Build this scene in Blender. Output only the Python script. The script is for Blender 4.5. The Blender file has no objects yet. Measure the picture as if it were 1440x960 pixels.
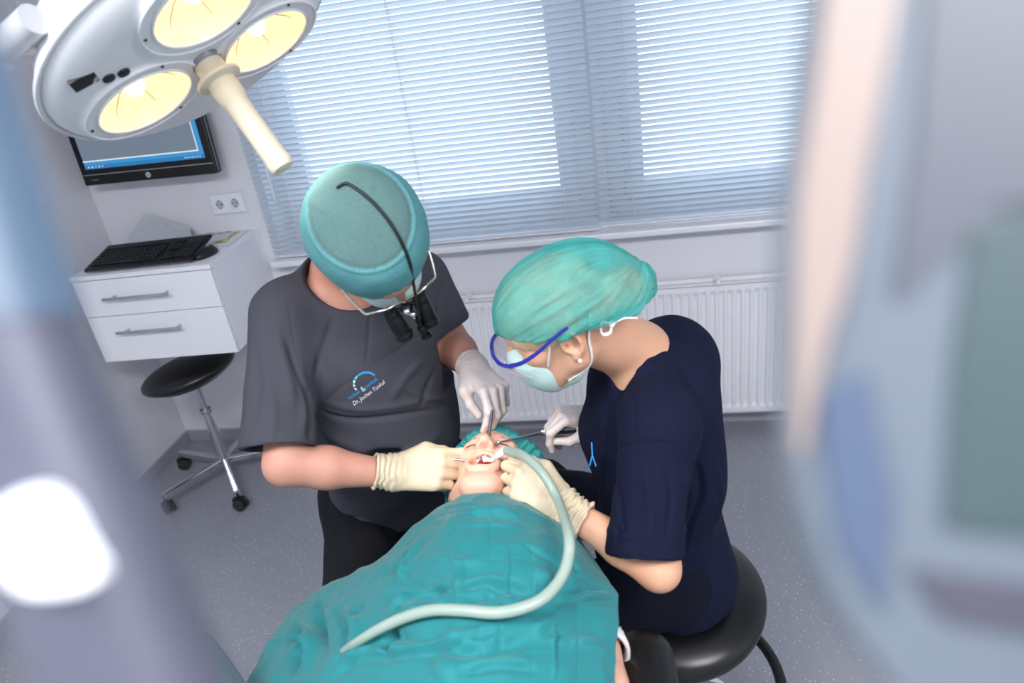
import bpy, bmesh, math, random
import numpy as np
from mathutils import Vector, Matrix, noise as mnoise
random.seed(7); rng = np.random.default_rng(7)
C = bpy.context.scene.collection
PI = math.pi
SC = 1.07

# ------------------------------------------------------------------ camera
CP = np.array([2.3076, -2.7223, 1.7835]); PITCH, YAW, ROLL, FPX = .4465, -.2024, -.1483, 981.56
def _basis():
    cp, sp = math.cos(PITCH), math.sin(PITCH); cy, sy = math.cos(YAW), math.sin(YAW)
    F = np.array([sy*cp, cy*cp, -sp]); R = np.array([cy, -sy, 0.]); U = np.cross(R, F)
    c, s = math.cos(ROLL), math.sin(ROLL)
    return F, c*R+s*U, -s*R+c*U
CF, CR, CU = _basis()
def ray(u, v): return CF+((u-720)*CR-(v-480)*CU)/FPX
def Pd(u, v, d): return CP+ray(u, v)*d              # a place seen at (u,v), d metres deep
def P(u, v, d): return Pd(u, v, d*SC)
def Pz(u, v, z): r = ray(u, v); return CP+r*(z-CP[2])/r[2]
def Py(u, v, y): r = ray(u, v); return CP+r*(y-CP[1])/r[1]

cam = bpy.data.cameras.new('camera'); co = bpy.data.objects.new('camera', cam); C.objects.link(co)
M = Matrix([[CR[i], CU[i], -CF[i], CP[i]] for i in range(3)]+[[0, 0, 0, 1]]); co.matrix_world = M
cam.sensor_width = 36; cam.lens = 36*FPX/1440; cam.clip_start = .02
cam.dof.use_dof = True; cam.dof.focus_distance = 1.66; cam.dof.aperture_fstop = 3.3
sc = bpy.context.scene; sc.camera = co
sc.view_settings.view_transform = 'Standard'; sc.view_settings.look = 'None'
sc.view_settings.gamma = 1; sc.view_settings.use_curve_mapping = False; sc.view_settings.exposure = 0.14

# ------------------------------------------------------------------ materials
def lin(c):
    return tuple((x/12.92 if x <= .04045 else ((x+.055)/1.055)**2.4) for x in c)
def hexc(h): return lin(tuple(int(h[i:i+2], 16)/255 for i in (0, 2, 4)))
def mat(name, col, rough=.5, metal=0., bump=0., bscale=60., var=0., vscale=8., sss=0., spec=.5, trans=0., alpha=1., coat=0., sheen=0., emit=0., emc=None, wave=None, bdet=3, ior=1.45, ssc=(1, .35, .2)):
    m = bpy.data.materials.new(name); m.use_nodes = True
    nt = m.node_tree; b = nt.nodes['Principled BSDF']; c = hexc(col) if isinstance(col, str) else col
    b.inputs['Base Color'].default_value = (*c, 1); b.inputs['Roughness'].default_value = rough
    b.inputs['Metallic'].default_value = metal; b.inputs['Specular IOR Level'].default_value = spec
    b.inputs['Transmission Weight'].default_value = trans; b.inputs['Alpha'].default_value = alpha
    b.inputs['Coat Weight'].default_value = coat; b.inputs['Sheen Weight'].default_value = sheen; b.inputs['IOR'].default_value = ior
    if sss: b.inputs['Subsurface Weight'].default_value = sss; b.inputs['Subsurface Scale'].default_value = .008; b.inputs['Subsurface Radius'].default_value = ssc
    if emit: b.inputs['Emission Color'].default_value = (*(hexc(emc) if emc else c), 1); b.inputs['Emission Strength'].default_value = emit
    tc = nt.nodes.new('ShaderNodeTexCoord')
    if var:
        n = nt.nodes.new('ShaderNodeTexNoise'); n.inputs['Scale'].default_value = vscale; n.inputs['Detail'].default_value = 4
        nt.links.new(tc.outputs['Object'], n.inputs['Vector'])
        r = nt.nodes.new('ShaderNodeMapRange'); r.inputs[1].default_value = .3; r.inputs[2].default_value = .7; r.inputs[3].default_value = 1-var; r.inputs[4].default_value = 1+var
        nt.links.new(n.outputs['Fac'], r.inputs[0])
        mx = nt.nodes.new('ShaderNodeVectorMath'); mx.operation = 'SCALE'; mx.inputs[0].default_value = c
        nt.links.new(r.outputs[0], mx.inputs['Scale']); nt.links.new(mx.outputs[0], b.inputs['Base Color'])
    if bump:
        n = nt.nodes.new('ShaderNodeTexNoise'); n.inputs['Scale'].default_value = bscale; n.inputs['Detail'].default_value = bdet
        nt.links.new(tc.outputs['Object'], n.inputs['Vector'])
        bp = nt.nodes.new('ShaderNodeBump'); bp.inputs['Strength'].default_value = bump; bp.inputs['Distance'].default_value = .002
        nt.links.new(n.outputs['Fac'], bp.inputs['Height']); nt.links.new(bp.outputs[0], b.inputs['Normal'])
    return m
def addnode(m, t): return m.node_tree.nodes.new(t)

# ------------------------------------------------------------------ objects
def tag(o, label=None, cat=None, group=None, kind=None):
    if label: o['label'] = label
    if cat: o['category'] = cat
    if group: o['group'] = group
    if kind: o['kind'] = kind
    return o
def thing(name, label, cat, loc=(0, 0, 0), group=None, rotz=0):
    o = bpy.data.objects.new(name, None); C.objects.link(o); o.location = Vector(loc); o.rotation_euler = (0, 0, rotz); o.empty_display_size = .05
    o['_l'] = 1; del o['_l']
    return tag(o, label, cat, group)
def wm(o):
    m = Matrix.Translation(o.location) @ o.rotation_euler.to_matrix().to_4x4()
    return wm(o.parent) @ m if o.parent else m
def link(name, me, m, parent=None, local=False, smooth=False, label=None):
    me.materials.clear()
    for x in (m if isinstance(m, (list, tuple)) else [m]): me.materials.append(x)
    if smooth: me.polygons.foreach_set('use_smooth', [True]*len(me.polygons))
    o = bpy.data.objects.new(name, me); C.objects.link(o)
    if parent is not None:
        if not local: me.transform(wm(parent).inverted())
        o.parent = parent
    if label: o['label'] = label
    return o
class MB:
    """collects shapes; build() links them as one mesh object"""
    def __init__(s): s.bm = bmesh.new()
    def _add(s, bm2, M=None):
        if M is not None: bm2.transform(M)
        me = bpy.data.meshes.new('t'); bm2.to_mesh(me); bm2.free(); s.bm.from_mesh(me); bpy.data.meshes.remove(me); return s
    def box(s, c, d, bev=0, M=None, seg=2, rz=0):
        b = bmesh.new(); bmesh.ops.create_cube(b, size=1); b.transform(Matrix.Diagonal((*d, 1)))
        if bev: bmesh.ops.bevel(b, geom=b.edges[:], offset=bev, segments=seg, affect='EDGES', profile=.5)
        T = Matrix.Translation(c) @ Matrix.Rotation(rz, 4, 'Z')
        return s._add(b, (M @ T) if M is not None else T)
    def cyl(s, a, b_, r, r2=None, n=24, bev=0, caps=True):
        a = Vector(a); b_ = Vector(b_); d = b_-a; L = d.length
        b = bmesh.new(); bmesh.ops.create_cone(b, cap_ends=caps, segments=n, radius1=r, radius2=r if r2 is None else r2, depth=L)
        if bev:
            es = [e for e in b.edges if abs(e.verts[0].co.z-e.verts[1].co.z) < 1e-6]
            bmesh.ops.bevel(b, geom=es, offset=bev, segments=2, affect='EDGES', profile=.5)
        Q = d.to_track_quat('Z', 'Y').to_matrix().to_4x4()
        return s._add(b, Matrix.Translation((a+b_)/2) @ Q)
    def lathe(s, prof, M=None, n=40, cap=True, sx=1, sy=1):
        b = bmesh.new(); rings = []
        for r, z in prof:
            rings.append([b.verts.new((r*math.cos(2*PI*k/n)*sx, r*math.sin(2*PI*k/n)*sy, z)) for k in range(n)] if r > 1e-6 else [b.verts.new((0, 0, z))])
        for A, B in zip(rings, rings[1:]):
            for k in range(n):
                k2 = (k+1) % n
                if len(A) == 1 and len(B) == 1: continue
                if len(A) == 1: b.faces.new((A[0], B[k2], B[k]))
                elif len(B) == 1: b.faces.new((A[k], A[k2], B[0]))
                else: b.faces.new((A[k], A[k2], B[k2], B[k]))
        bmesh.ops.recalc_face_normals(b, faces=b.faces)
        return s._add(b, M)
    def tube(s, pts, r, n=12, closed=False, rs=None, cap=True, flat=None):
        pts = [Vector(p) for p in pts]; b = bmesh.new(); rings = []; N = len(pts); up = None
        for i, p in enumerate(pts):
            t = (pts[(i+1) % N]-pts[i-1]) if closed else (pts[min(i+1, N-1)]-pts[max(i-1, 0)])
            t.normalize()
            if up is None:
                up = Vector((0, 0, 1)) if abs(t.z) < .9 else Vector((1, 0, 0))
            x = t.cross(up); x.normalize(); up = x.cross(t); up.normalize()
            rr = rs[i] if rs is not None else r
            fl = flat or 1
            rings.append([b.verts.new(p+x*math.cos(2*PI*k/n)*rr+up*math.sin(2*PI*k/n)*rr*fl) for k in range(n)])
        m = N if closed else N-1
        for i in range(m):
            A, B = rings[i], rings[(i+1) % N]
            for k in range(n): b.faces.new((A[k], A[(k+1) % n], B[(k+1) % n], B[k]))
        if cap and not closed: b.faces.new(rings[0][::-1]); b.faces.new(rings[-1])
        bmesh.ops.recalc_face_normals(b, faces=b.faces)
        return s._add(b)
    def sph(s, c, r, sc_=(1, 1, 1), M=None, n=20):
        b = bmesh.new(); bmesh.ops.create_uvsphere(b, u_segments=n, v_segments=n//2+2, radius=r); b.transform(Matrix.Diagonal((*sc_, 1)))
        T = Matrix.Translation(c)
        return s._add(b, (T @ M) if M is not None else T)
    def quad(s, vs):
        b = bmesh.new(); b.faces.new([b.verts.new(v) for v in vs]); return s._add(b)
    def prism(s, poly, M, h):
        b = bmesh.new(); f = b.faces.new([b.verts.new((x, y, 0)) for x, y in poly])
        r = bmesh.ops.extrude_face_region(b, geom=[f]); vs = [v for v in r['geom'] if isinstance(v, bmesh.types.BMVert)]
        for v in vs: v.co.z += h
        bmesh.ops.recalc_face_normals(b, faces=b.faces)
        return s._add(b, M)
    def build(s, name, m, parent=None, smooth=False, local=False, label=None, ang=None):
        me = bpy.data.meshes.new(name); s.bm.to_mesh(me); s.bm.free()
        o = link(name, me, m, parent, local, smooth, label)
        if smooth:
            a = math.radians(ang or 40)
            bm = bmesh.new(); bm.from_mesh(me)
            for e in bm.edges:
                if len(e.link_faces) == 2 and e.calc_face_angle(0) > a: e.smooth = False
            bm.to_mesh(me); bm.free()
        return o
def spline(pts, n=10):
    """Catmull-Rom through pts"""
    p = np.array(pts, float); p = np.vstack([2*p[0]-p[1], p, 2*p[-1]-p[-2]]); out = []
    for i in range(1, len(p)-2):
        for t in np.linspace(0, 1, n, endpoint=False):
            a, b, c, d = p[i-1:i+3]
            out.append(.5*((2*b)+(-a+c)*t+(2*a-5*b+4*c-d)*t*t+(-a+3*b-3*c+d)*t**3))
    out.append(p[-2]); return np.array(out)
def unit(v): v = np.array(v, float); return v/np.linalg.norm(v)
def frame(x, z=(0, 0, 1)):
    """columns x, y, z with x kept"""
    x = unit(x); z = np.array(z, float); y = unit(np.cross(z, x)); z = np.cross(x, y); return np.stack([x, y, z], 1)
def mat4(R, t): return Matrix([[*R[0], t[0]], [*R[1], t[1]], [*R[2], t[2]], [0, 0, 0, 1]])

# ------------------------------------------------------------------ implicit bodies
def smin(a, b, k):
    if k <= 0: return np.minimum(a, b)
    h = np.maximum(k-np.abs(a-b), 0)/k
    return np.minimum(a, b)-h*h*k*.25
def smax(a, b, k): return -smin(-a, -b, k)
class SDF:
    def __init__(s, h): s.h = h; s.ops = []
    def _bb(s, lo, hi, op, k, f): s.ops.append((np.array(lo, float), np.array(hi, float), op, k, f)); return s
    def cone(s, a, b, ra, rb, k=.02, op='+', ax=None, sq=1.):
        """round cone a->b; optional squash by sq along unit axis ax"""
        a = np.array(a, float); b = np.array(b, float); r = max(ra, rb)*max(1, sq)
        axv = unit(ax) if ax is not None else None
        def f(p):
            q = p; A, B = a, b
            if axv is not None:
                c = (a+b)/2; g = 1/sq-1
                q = p+((p-c)@axv)[..., None]*axv*g
                A = a+((a-c)@axv)*axv*g; B = b+((b-c)@axv)*axv*g
            ba = B-A; l2 = ba@ba+1e-12; t = np.clip(((q-A)@ba)/l2, 0, 1)
            d = np.linalg.norm(q-A-t[..., None]*ba, axis=-1)-(ra+(rb-ra)*t)
            return d*(min(1, sq) if axv is not None and sq < 1 else 1)
        return s._bb(np.minimum(a, b)-r, np.maximum(a, b)+r, op, k, f)
    def chain(s, pts, rs, k=.02, op='+', **kw):
        for i in range(len(pts)-1): s.cone(pts[i], pts[i+1], rs[i], rs[i+1], k, op, **kw)
        return s
    def ell(s, c, r, R=None, k=.02, op='+'):
        c = np.array(c, float); r = np.array(r, float); R = np.eye(3) if R is None else np.array(R)
        ext = np.sqrt(((R*r)**2).sum(1))
        def f(p):
            q = (p-c)@R; k0 = np.linalg.norm(q/r, axis=-1); k1 = np.linalg.norm(q/(r*r), axis=-1)
            return k0*(k0-1)/np.maximum(k1, 1e-9)
        return s._bb(c-ext, c+ext, op, k, f)
    def box(s, c, d, R=None, rad=.01, k=.01, op='+'):
        c = np.array(c, float); d = np.array(d, float)/2-rad; R = np.eye(3) if R is None else np.array(R)
        ext = (np.abs(R)*(d+rad)).sum(1)
        def f(p):
            q = np.abs((p-c)@R)-d
            return np.linalg.norm(np.maximum(q, 0), axis=-1)+np.minimum(q.max(-1), 0)-rad
        return s._bb(c-ext, c+ext, op, k, f)
    def cut(s, pt, n, k=.004, lo=None, hi=None):
        """keep the side opposite to n"""
        pt = np.array(pt, float); n = unit(n)
        return s._bb(lo if lo is not None else (-1e3,)*3, hi if hi is not None else (1e3,)*3, '&', k, lambda p: (p-pt)@n)
    def eval(s, lo=None, hi=None):
        lo_ = np.min([o[0] for o in s.ops if o[2] == '+'], 0)-.012 if lo is None else np.array(lo)
        hi_ = np.max([o[1] for o in s.ops if o[2] == '+'], 0)+.012 if hi is None else np.array(hi)
        n = np.ceil((hi_-lo_)/s.h).astype(int)+1
        ax = [(lo_[i]+s.h*np.arange(n[i])).astype(np.float32) for i in range(3)]
        F = np.full(n, .5, np.float32)
        for lo1, hi1, op, k, f in s.ops:
            m = .03+k
            i0 = np.clip(np.floor((lo1-m-lo_)/s.h).astype(int), 0, n); i1 = np.clip(np.ceil((hi1+m-lo_)/s.h).astype(int)+1, 0, n)
            if np.any(i1 <= i0): continue
            for z0 in range(i0[0], i1[0], 64):
                z1 = min(z0+64, i1[0])
                g = np.stack(np.meshgrid(ax[0][z0:z1], ax[1][i0[1]:i1[1]], ax[2][i0[2]:i1[2]], indexing='ij'), -1)
                d = f(g.astype(np.float64)).astype(np.float32); sl = (slice(z0, z1), slice(i0[1], i1[1]), slice(i0[2], i1[2]))
                if op == '+': F[sl] = smin(F[sl], d, k)
                elif op == '-': F[sl] = smax(F[sl], -d, k)
                else: F[sl] = smax(F[sl], d, k)
        for sl in ((0,), (-1,)):
            F[sl[0]] = .5; F[:, sl[0]] = .5; F[:, :, sl[0]] = .5
        return F, lo_
    def mesh(s, **kw):
        F, lo = s.eval(**kw); return nets(F, lo, s.h)
def nets(F, lo, h):
    ins = F < 0; nx, ny, nz = F.shape
    c = np.zeros((nx-1, ny-1, nz-1), np.uint8)
    for i in (0, 1):
        for j in (0, 1):
            for k in (0, 1): c += ins[i:nx-1+i, j:ny-1+j, k:nz-1+k]
    act = (c > 0) & (c < 8); idx = np.full(act.shape, -1, np.int32); ii = np.argwhere(act); idx[act] = np.arange(len(ii))
    acc = np.zeros((len(ii), 3)); cnt = np.zeros(len(ii))
    cs = [(i, j, k) for i in (0, 1) for j in (0, 1) for k in (0, 1)]
    vals = {q: F[ii[:, 0]+q[0], ii[:, 1]+q[1], ii[:, 2]+q[2]] for q in cs}
    for a in cs:
        for ax in range(3):
            if a[ax]: continue
            b = list(a); b[ax] = 1; b = tuple(b); va, vb = vals[a], vals[b]; m = (va < 0) != (vb < 0)
            t = np.where(m, va/np.where(m, va-vb, 1), 0); pt = np.tile(np.array(a, float), (len(ii), 1)); pt[:, ax] = t
            acc[m] += pt[m]; cnt[m] += 1
    V = (ii+acc/cnt[:, None])*h+lo
    faces = []
    for ax in range(3):
        o1, o2 = [q for q in range(3) if q != ax]
        A = [slice(1, -1)]*3; A[ax] = slice(0, -1); B = [slice(1, -1)]*3; B[ax] = slice(1, None)
        s0 = ins[tuple(A)]; s1 = ins[tuple(B)]; e = np.argwhere(s0 != s1); base = e.copy()
        for q in range(3):
            if q != ax: base[:, q] += 1
        sg = s0[tuple(e.T)]
        def g(d1, d2):
            r = base.copy(); r[:, o1] -= d1; r[:, o2] -= d2; return idx[tuple(r.T)]
        q = np.stack([g(1, 1), g(0, 1), g(0, 0), g(1, 0)], 1)
        fl = sg if ax != 1 else ~sg
        q[~fl] = q[~fl][:, ::-1]; faces.append(q)
    return V, np.vstack(faces)
def smooth_mesh(V, Fc, it=2, lam=.5):
    a = np.vstack([Fc[:, [0, 1]], Fc[:, [1, 2]], Fc[:, [2, 3]], Fc[:, [3, 0]]]); n = len(V)
    for _ in range(it):
        S = np.zeros_like(V); w = np.zeros(n)
        for x, y in ((0, 1), (1, 0)):
            for d in range(3): S[:, d] += np.bincount(a[:, x], V[a[:, y], d], n)
            w += np.bincount(a[:, x], minlength=n)
        V = V+lam*(S/np.maximum(w, 1)[:, None]-V)
    return V
def normals(V, Fc):
    fn = np.cross(V[Fc[:, 2]]-V[Fc[:, 0]], V[Fc[:, 3]]-V[Fc[:, 1]]); N = np.zeros_like(V)
    for k in range(4):
        for d in range(3): N[:, d] += np.bincount(Fc[:, k], fn[:, d], len(V))
    return N/np.maximum(np.linalg.norm(N, axis=1), 1e-12)[:, None]
def vnoise(p, s, seed=0):
    q = p*s+seed*17.3; i = np.floor(q).astype(np.int64); f = q-i; f = f*f*(3-2*f); out = 0
    for a in (0, 1):
        for b in (0, 1):
            for c in (0, 1):
                h = ((i[:, 0]+a)*73856093 ^ (i[:, 1]+b)*19349663 ^ (i[:, 2]+c)*83492791 ^ seed*2654435) & 0xffffff
                h = (h*1103515245+12345) & 0x7fffffff; h = (h >> 8) ^ h; v = (h % 10007)/10007.
                out = out+v*(f[:, 0] if a else 1-f[:, 0])*(f[:, 1] if b else 1-f[:, 1])*(f[:, 2] if c else 1-f[:, 2])
    return out*2-1
def segdist(V, a, b):
    a = np.array(a); b = np.array(b); ba = b-a; t = np.clip(((V-a)@ba)/(ba@ba+1e-12), 0, 1); return np.linalg.norm(V-a-t[:, None]*ba, axis=1), t
def folds(V, Fc, fl, noise_amp=0., noise_s=12, seed=1, aniso=None):
    """push vertices along normals: fl = list of (points, width, height[, taper]); ridges > 0, creases < 0"""
    N = normals(V, Fc); D = np.zeros(len(V))
    if noise_amp:
        q = V if aniso is None else V@aniso
        w = vnoise(V, noise_s*.5, seed+5)*.03
        D += noise_amp*(vnoise(q+w[:, None], noise_s, seed)+.5*vnoise(q, noise_s*2.1, seed+1))
    for it in fl:
        pts, wd, ht = it[:3]; best = np.full(len(V), 9.); tt = np.zeros(len(V)); n = len(pts)-1
        for i in range(n):
            d, t = segdist(V, pts[i], pts[i+1]); m = d < best; best[m] = d[m]; tt[m] = (i+t[m])/n
        e = np.clip(np.minimum(tt, 1-tt)*4, 0, 1) if len(it) < 4 or it[3] else 1
        D += ht*np.exp(-(best/wd)**2)*e
    return V+N*D[:, None]
def onsurf(V, Fc, pix):
    """fold lines laid on a finished surface: each (list of sight directions, width, height)"""
    from mathutils.bvhtree import BVHTree
    t = BVHTree.FromPolygons([tuple(v) for v in V.tolist()], Fc.tolist()); out = []
    for it in pix:
        q = []
        for u, v in spline([(a, b, 0) for a, b in it[0]], 4)[:, :2]:
            h = t.ray_cast(Vector(CP), Vector(unit(ray(u, v))))[0]
            if h is not None: q.append(np.array(h))
        if len(q) > 1: out.append((q, *it[1:]))
    return out
def to_mesh(name, V, Fc):
    me = bpy.data.meshes.new(name); me.vertices.add(len(V)); me.vertices.foreach_set('co', np.asarray(V, np.float32).ravel())
    n = len(Fc); me.loops.add(n*4); me.loops.foreach_set('vertex_index', np.asarray(Fc, np.int32).ravel())
    me.polygons.add(n); me.polygons.foreach_set('loop_start', np.arange(n, dtype=np.int32)*4)
    try: me.polygons.foreach_set('loop_total', np.full(n, 4, np.int32))
    except Exception: pass
    me.update(calc_edges=True); me.validate(); return me
def sdf_obj(name, S, m, parent, fl=(), it=1, na=0., ns=12, seed=1, label=None, keep=None, aniso=None, pf=None, **kw):
    V, Fc = S.mesh(**kw)
    if it: V = smooth_mesh(V, Fc, it)
    if pf: fl = list(fl)+onsurf(V, Fc, pf)
    if fl or na: V = folds(V, Fc, fl, na, ns, seed, aniso); V = smooth_mesh(V, Fc, 1, .3)
    return link(name, to_mesh(name, V, Fc), m, parent, smooth=True, label=label)
# ------------------------------------------------------------------ materials used in the room
WALL = mat('wall_plaster', 'dfe0e6', .85, bump=.25, bscale=140)
WHITE = mat('white_lacquer', 'e9ebf0', .35, spec=.5)
WHITE2 = mat('white_enamel', 'e6e7ec', .3)
STEEL = mat('brushed_steel', 'b9bbc0', .28, 1.0)
CHROME = mat('chrome', 'd5d7db', .12, 1.0)
BLACKL = mat('black_leatherette', '0b0c0e', .32, spec=.6, bump=.08, bscale=400)
BLACKP = mat('black_plastic', '0c0d10', .4)
BLACKG = mat('black_gloss', '08090b', .12)
DARKG = mat('dark_grey_rubber', '2a2b2e', .6)
GREYT = mat('grey_skirting', '9a9ca6', .5)
FLOORM = mat('speckled_vinyl', '8e9099', .42, var=.03, vscale=3)
def _speck():
    nt = FLOORM.node_tree; b = nt.nodes['Principled BSDF']; src = b.inputs['Base Color'].links[0].from_socket
    tc = nt.nodes.new('ShaderNodeTexCoord'); last = src
    for s, th, col in ((95, .16, 'd8d9de'), (120, .13, '505258'), (240, .2, '85878f'), (60, .09, 'e6e6ea')):
        v = nt.nodes.new('ShaderNodeTexVoronoi'); v.inputs['Scale'].default_value = s; nt.links.new(tc.outputs['Object'], v.inputs['Vector'])
        r = nt.nodes.new('ShaderNodeMath'); r.operation = 'LESS_THAN'; r.inputs[1].default_value = th; nt.links.new(v.outputs['Distance'], r.inputs[0])
        w = nt.nodes.new('ShaderNodeSeparateColor'); nt.links.new(v.outputs['Color'], w.inputs[0])
        g = nt.nodes.new('ShaderNodeMath'); g.operation = 'GREATER_THAN'; g.inputs[1].default_value = .55; nt.links.new(w.outputs[0], g.inputs[0])
        mu = nt.nodes.new('ShaderNodeMath'); mu.operation = 'MULTIPLY'; nt.links.new(r.outputs[0], mu.inputs[0]); nt.links.new(g.outputs[0], mu.inputs[1])
        mx = nt.nodes.new('ShaderNodeMix'); mx.data_type = 'RGBA'; mx.inputs[7].default_value = (*hexc(col), 1)
        nt.links.new(mu.outputs[0], mx.inputs[0]); nt.links.new(last, mx.inputs[6]); last = mx.outputs[2]
    nt.links.new(last, b.inputs['Base Color'])
_speck()
def struct(name, mb, m, **k):
    o = mb.build(name, m, **k); o['kind'] = 'structure'; return o

# ------------------------------------------------------------------ room shell
RX, RY, RZ = 4.9, -4.6, 2.62
WX0, WX1, WZ0, WZ1 = .80, 3.62, .935, 2.38
struct('floor', MB().box((RX/2, RY/2, -.05), (RX+.4, -RY+.4, .1)), FLOORM)
struct('ceiling', MB().box((RX/2, RY/2, RZ+.05), (RX+.4, -RY+.4, .1)), WALL)
struct('wall_left', MB().box((-.1, RY/2, RZ/2), (.2, -RY+.4, RZ)), WALL)
struct('wall_right', MB().box((RX+.1, RY/2, RZ/2), (.2, -RY+.4, RZ)), WALL)
struct('wall_back', MB().box((RX/2, RY-.1, RZ/2), (RX, .2, RZ)), WALL)
w = MB(); T = .26
w.box((WX0/2, T/2, RZ/2), (WX0, T, RZ)); w.box(((WX1+RX)/2, T/2, RZ/2), (RX-WX1, T, RZ))
w.box(((WX0+WX1)/2, T/2, WZ0/2), (WX1-WX0, T, WZ0)); w.box(((WX0+WX1)/2, T/2, (WZ1+RZ)/2), (WX1-WX0, T, RZ-WZ1))
struct('wall_window', w, WALL)
struct('baseboard_window', MB().box((RX/2, -.006, .031), (RX, .012, .064), .002), GREYT)
struct('baseboard_left', MB().box((.006, RY/2, .031), (.012, -RY-.03, .064), .002), GREYT)
struct('trim_1', MB().box((2.2, .075, .920), (2.86, .31, .026), .006), WHITE2)      # window board
# window frames
FR = mat('window_frame_white', 'c9ccd2', .45)
GL = mat('window_glass', 'ffffff', 0., trans=1., ior=1.0, spec=0.)
def window(name, x0, x1, mull):
    m = MB(); z0, z1 = WZ0, WZ1; y = .17; fw = .07
    m.box(((x0+x1)/2, y, z0+fw/2), (x1-x0, .07, fw), .004); m.box(((x0+x1)/2, y, z1-fw/2), (x1-x0, .07, fw), .004)
    m.box((x0+fw/2, y, (z0+z1)/2), (fw, .066, z1-z0-.004), .004); m.box((x1-fw/2, y, (z0+z1)/2), (fw, .066, z1-z0-.004), .004)
    o = struct(name, m, FR)
    s = MB(); a0, a1 = x0+fw, x1-fw; b0, b1 = z0+fw, z1-fw; sw = .075
    s.box(((a0+a1)/2, y-.02, b0+sw/2), (a1-a0, .06, sw), .006); s.box(((a0+a1)/2, y-.02, b1-sw/2), (a1-a0, .06, sw), .006)
    s.box((a0+sw/2, y-.02, (b0+b1)/2), (sw, .056, b1-b0-.004), .006); s.box((a1-sw/2, y-.02, (b0+b1)/2), (sw, .056, b1-b0-.004), .006)
    s.build('sash', FR, o)
    MB().box(((a0+a1)/2, y-.02, (b0+b1)/2), (a1-a0-2*sw+.01, .006, b1-b0-2*sw+.01)).build('pane', GL, o)
    return o
window('window_1', WX0, 2.165, 0)
window('window_2', 2.215, WX1, 0)
struct('trim_2', MB().box((2.19, .16, (WZ0+WZ1)/2), (.05, .12, WZ1-WZ0), .004), FR)  # mullion between the windows
# world outside
wd = bpy.data.worlds.new('world'); sc.world = wd; wd.use_nodes = True; nt = wd.node_tree
bg = nt.nodes['Background']; tc = nt.nodes.new('ShaderNodeTexCoord'); sp = nt.nodes.new('ShaderNodeSeparateXYZ'); nt.links.new(tc.outputs['Generated'], sp.inputs[0])
rp = nt.nodes.new('ShaderNodeValToRGB'); e = rp.color_ramp.elements
e[0].position = .42; e[0].color = (*hexc('b9c6d2'), 1); e[1].position = .62; e[1].color = (*hexc('d6e5f5'), 1)
x = rp.color_ramp.elements.new(.5); x.color = (*hexc('e6eef6'), 1)
mr = nt.nodes.new('ShaderNodeMapRange'); mr.inputs[1].default_value = -1; mr.inputs[2].default_value = 1; nt.links.new(sp.outputs[2], mr.inputs[0]); nt.links.new(mr.outputs[0], rp.inputs[0])
nt.links.new(rp.outputs[0], bg.inputs[0]); bg.inputs[1].default_value = 2.6

# ------------------------------------------------------------------ venetian blinds
SLAT = bpy.data.materials.new('blind_slat'); SLAT.use_nodes = True
_n = SLAT.node_tree; _b = _n.nodes['Principled BSDF']; _b.inputs['Base Color'].default_value = (*hexc('d2d8e0'), 1); _b.inputs['Roughness'].default_value = .35
_t = _n.nodes.new('ShaderNodeBsdfTranslucent'); _t.inputs[0].default_value = (*hexc('cfe0ec'), 1); _m = _n.nodes.new('ShaderNodeMixShader'); _m.inputs[0].default_value = .34
_n.links.new(_b.outputs[0], _m.inputs[1]); _n.links.new(_t.outputs[0], _m.inputs[2]); _n.links.new(_m.outputs[0], _n.nodes['Material Output'].inputs[0])
CORD = mat('blind_cord', 'd3d6dc', .6); RAILM = mat('blind_rail', 'd5d8de', .35)
def blind(x0, x1, z0, label, wand, cords, lift=None):
    yb = -.025; pitch = .0225; z1 = 2.42
    t = thing('venetian_blind', label, 'blind', ((x0+x1)/2, yb, z0), 'venetian blinds over the window')
    n = int((z1-z0-.05)/pitch); b = bmesh.new(); th = math.radians(52); wdt = .0252
    for i in range(n):
        zc = z0+.024+i*pitch; th_ = th+random.uniform(-.015, .015); prev = None
        for j in range(6):
            s = (j/5-.5); yy = yb+s*wdt*math.cos(th_); zz = zc-s*wdt*math.sin(th_); cam_ = .0022*(1-4*s*s)
            yy -= cam_*math.sin(th_); zz -= -cam_*math.cos(th_)
            row = []
            for k in range(9):
                xx = x0+(x1-x0)*k/8; row.append(b.verts.new((xx, yy, zz+random.uniform(-.0003, .0003))))
            if prev:
                for k in range(8): b.faces.new((prev[k], prev[k+1], row[k+1], row[k]))
            prev = row
    me = bpy.data.meshes.new('slats'); b.to_mesh(me); b.free(); link('slats', me, SLAT, t, smooth=True)
    MB().box(((x0+x1)/2, yb, z0+.005), (x1-x0, .026, .011), .004).build('bottom_rail', RAILM, t)
    MB().box(((x0+x1)/2, yb, z1+.0), (x1-x0, .03, .03), .003).build('head_rail', RAILM, t)
    for cx in cords:
        m = MB()
        for yy in (yb-.0115, yb+.0115): m.tube([(cx, yy, z0+.008), (cx, yy, z1)], .0011, 6)
        for i in range(n): zc = z0+.016+i*pitch; m.tube([(cx, yb-.0115, zc+.008), (cx, yb+.0115, zc-.008)], .0008, 4)
        m.build('ladder_cord', CORD, t)
    if wand:
        MB().tube([(wand, yb-.03, z1-.02), (wand, yb-.034, 1.18)], .004, 8).build('tilt_wand', mat('clear_wand', 'e4ecf2', .1, alpha=.75), t)
        m = MB().tube([(wand+.09, yb-.025, z1), (wand+.092, yb-.03, 1.13)], .0012, 6); m.lathe([(0, .03), (.005, .028), (.009, 0), (0, 0)], Matrix.Translation((wand+.092, yb-.03, 1.10)), 12)
        m.build('pull_cord', CORD, t)
    return t
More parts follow.
